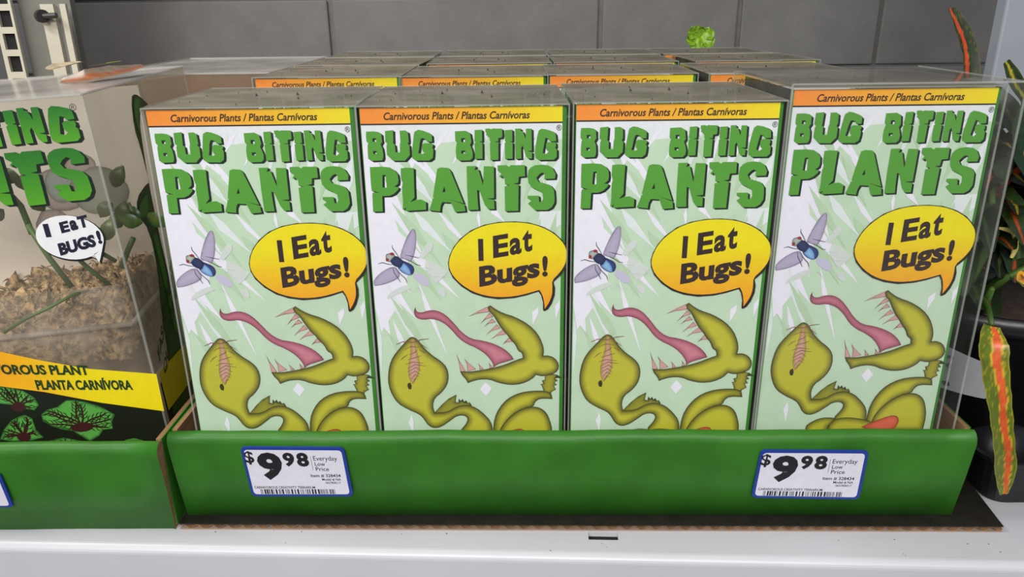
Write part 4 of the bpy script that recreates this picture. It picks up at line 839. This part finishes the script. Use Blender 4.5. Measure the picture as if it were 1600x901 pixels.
def cst(path, r): return MB().tube([lc(p) for p in path], r, 8).build('stem', mat('croton_stem', s2l(66, 96, 34), .5, .25, 60), pt, True)
cst([(.285, .43, .092), (.275, .425, .115), (.2720, .42, .14), (.277, .43, .19), (.274, .46, .215)], [.0045, .0042, .0036, .0028, .002])
cst([(.272, .421, .128), (.284, .41, .15), (.292, .40, .175)], [.003, .0024, .0016])
cst([(.279, .425, .105), (.295, .42, .13), (.31, .41, .15)], [.003, .0026, .0018])
cst([(.285, .43, .092), (.266, .40, .110), (.258, .385, .125)], [.0028, .0022, .0014])
cst([(.274, .424, .113), (.250, .372, .118), (.2455, .3605, .1145)], [.002, .0016, .0014])
cst([(.268, .425, .100), (.262, .41, .125), (.266, .405, .150), (.262, .41, .175)], [.0032, .003, .0026, .0016])
cst([(.266, .405, .112), (.272, .395, .128), (.282, .39, .138)], [.0022, .002, .0014])
cst([(.276, .44, .17), (.30, .45, .21), (.31, .46, .25)], [.0028, .002, .0014])
HOFF = -.3; UOFF = -.35
CR = lambda path, hw, cols, mid, **k: leaf_mesh('leaf', [lc(p) for p in path], hw, cols, mid, pt, **k)
DG = (34, 52, 26)
CR([(.2455, .3605, .1140), (.2428, .352, .1067), (.2451, .348, .0907), (.2498, .346, .0733), (.2554, .346, .0544), (.2616, .348, .0354), (.2654, .350, .0190)],
   [.0042, .0074, .0066, .0058, .0054, .0058, .0020], (94, 110, 24), (204, 88, 40), nrm=Vector((-.1, -1, .25)), mw=.26, edge=(196, 164, 48), cup=.25, seed=3, off=HOFF)['label'] = 'long hanging leaf, yellow-green with an orange midrib'
CR([(.2800, .45, .150), (.2750, .46, .184), (.2765, .47, .2150), (.2785, .48, .2370), (.2765, .49, .2530), (.2722, .50, .2665)], [.003, .004, .0045, .0052, .005, .0022], (36, 48, 24), (196, 60, 34), mw=.2, edge=(120, 96, 30), seed=8, off=UOFF)['label'] = 'upright dark leaf with a red midrib'
CR([(.292, .41, .170), (.281, .42, .214), (.2695, .42, .2300), (.2625, .42, .2400)], [.002, .0035, .0045, .002], DG, (170, 160, 40), seed=12, edge=(90, 100, 30))
CR([(.300, .395, .170), (.2740, .395, .190), (.2665, .395, .208), (.2700, .398, .228), (.2780, .40, .242)], [.003, .0085, .0085, .006, .002], (30, 52, 30), (220, 140, 30), nrm=Vector((-.3,-1,.3)), mw=.28, seed=14)
CR([(.270, .372, .1385), (.2640, .374, .1365), (.2700, .376, .1322), (.280, .378, .128)], [.0008, .003, .0038, .003], (60, 76, 26), (226, 150, 36), mw=.5, seed=17, edge=(220, 180, 60))
CR([(.2728, .42, .132), (.2715, .418, .15), (.2690, .416, .165), (.2690, .42, .178)], [.003, .007, .006, .002], (44, 72, 22), (60, 92, 30), seed=19)
CR([(.2645, .40, .1545), (.2715, .398, .1525), (.2745, .398, .1440), (.2735, .398, .138)], [.0006, .0016, .0017, .0008], (184, 172, 92), (206, 196, 120), seed=21)
CR([(.280, .43, .160), (.2735, .42, .168), (.2720, .41, .1815), (.274, .40, .19)], [.001, .0025, .0025, .001], (180, 60, 36), (196, 80, 44), seed=23)
rnd = random.Random(21)
for i in range(66):
    a = rnd.uniform(0, 2*math.pi); z = rnd.uniform(.115, .205); rr_ = rnd.uniform(.0, .030); b0 = Vector((.292+.5*rr_*math.cos(a), .445+.6*rr_*math.sin(a), z))
    if i < 22: a = rnd.uniform(math.radians(165), math.radians(300))
    if i >= 44: b0 = Vector((rnd.uniform(.252, .272), rnd.uniform(.405, .44), rnd.uniform(.10, .20))); a = rnd.uniform(math.radians(120), math.radians(290))
    dv = Vector((math.cos(a)*.55, math.sin(a)*.8, rnd.uniform(-.5, .7))).normalized(); L_ = rnd.uniform(.035, .06)
    mid = rnd.choice([(44, 66, 26), (150, 60, 26), (60, 84, 30), (150, 126, 30), (50, 70, 30), (60, 30, 24)])
    pts = [b0, b0+dv*L_*.33+Vector((0,0,.005)), b0+dv*L_*.7+Vector((0,0,.003)), b0+dv*L_+Vector((0,0,-.006))]
    if min(p.x for p in pts) < .2435: 
        sft = .2435-min(p.x for p in pts); pts = [p+Vector((sft, 0, 0)) for p in pts]
    if min(p.y for p in pts) < .385:
        sft = .385-min(p.y for p in pts); pts = [p+Vector((0, sft, 0)) for p in pts]
    k_ = rnd.choice([(26, 38, 20), (30, 48, 22), (38, 56, 24), (24, 30, 20)])
    CR(pts, [.002, .0075, .007, .0015], k_, mid, nrm=Vector((-.2, -1, rnd.uniform(.1, .9))), seed=30+i, mw=.16)
# dark pots further back, behind the croton
for k, (x, y, hgt) in enumerate([(.37, .60, .16), (.49, .52, .15)]):
    o = thing('nursery_pot', ['empty black nursery pot standing behind the croton pot', 'tall black nursery pot to the right of the croton pot'][k], 'pot', (x, y, .0002))
    V, F = lathe([(0, 0), (.05, 0), (.066, hgt-.02), (.070, hgt-.02), (.071, hgt), (.067, hgt), (.048, .004), (0, .004)], (0, 0, 0)); obj('pot_body', V, F, M_blackpl, o, True)
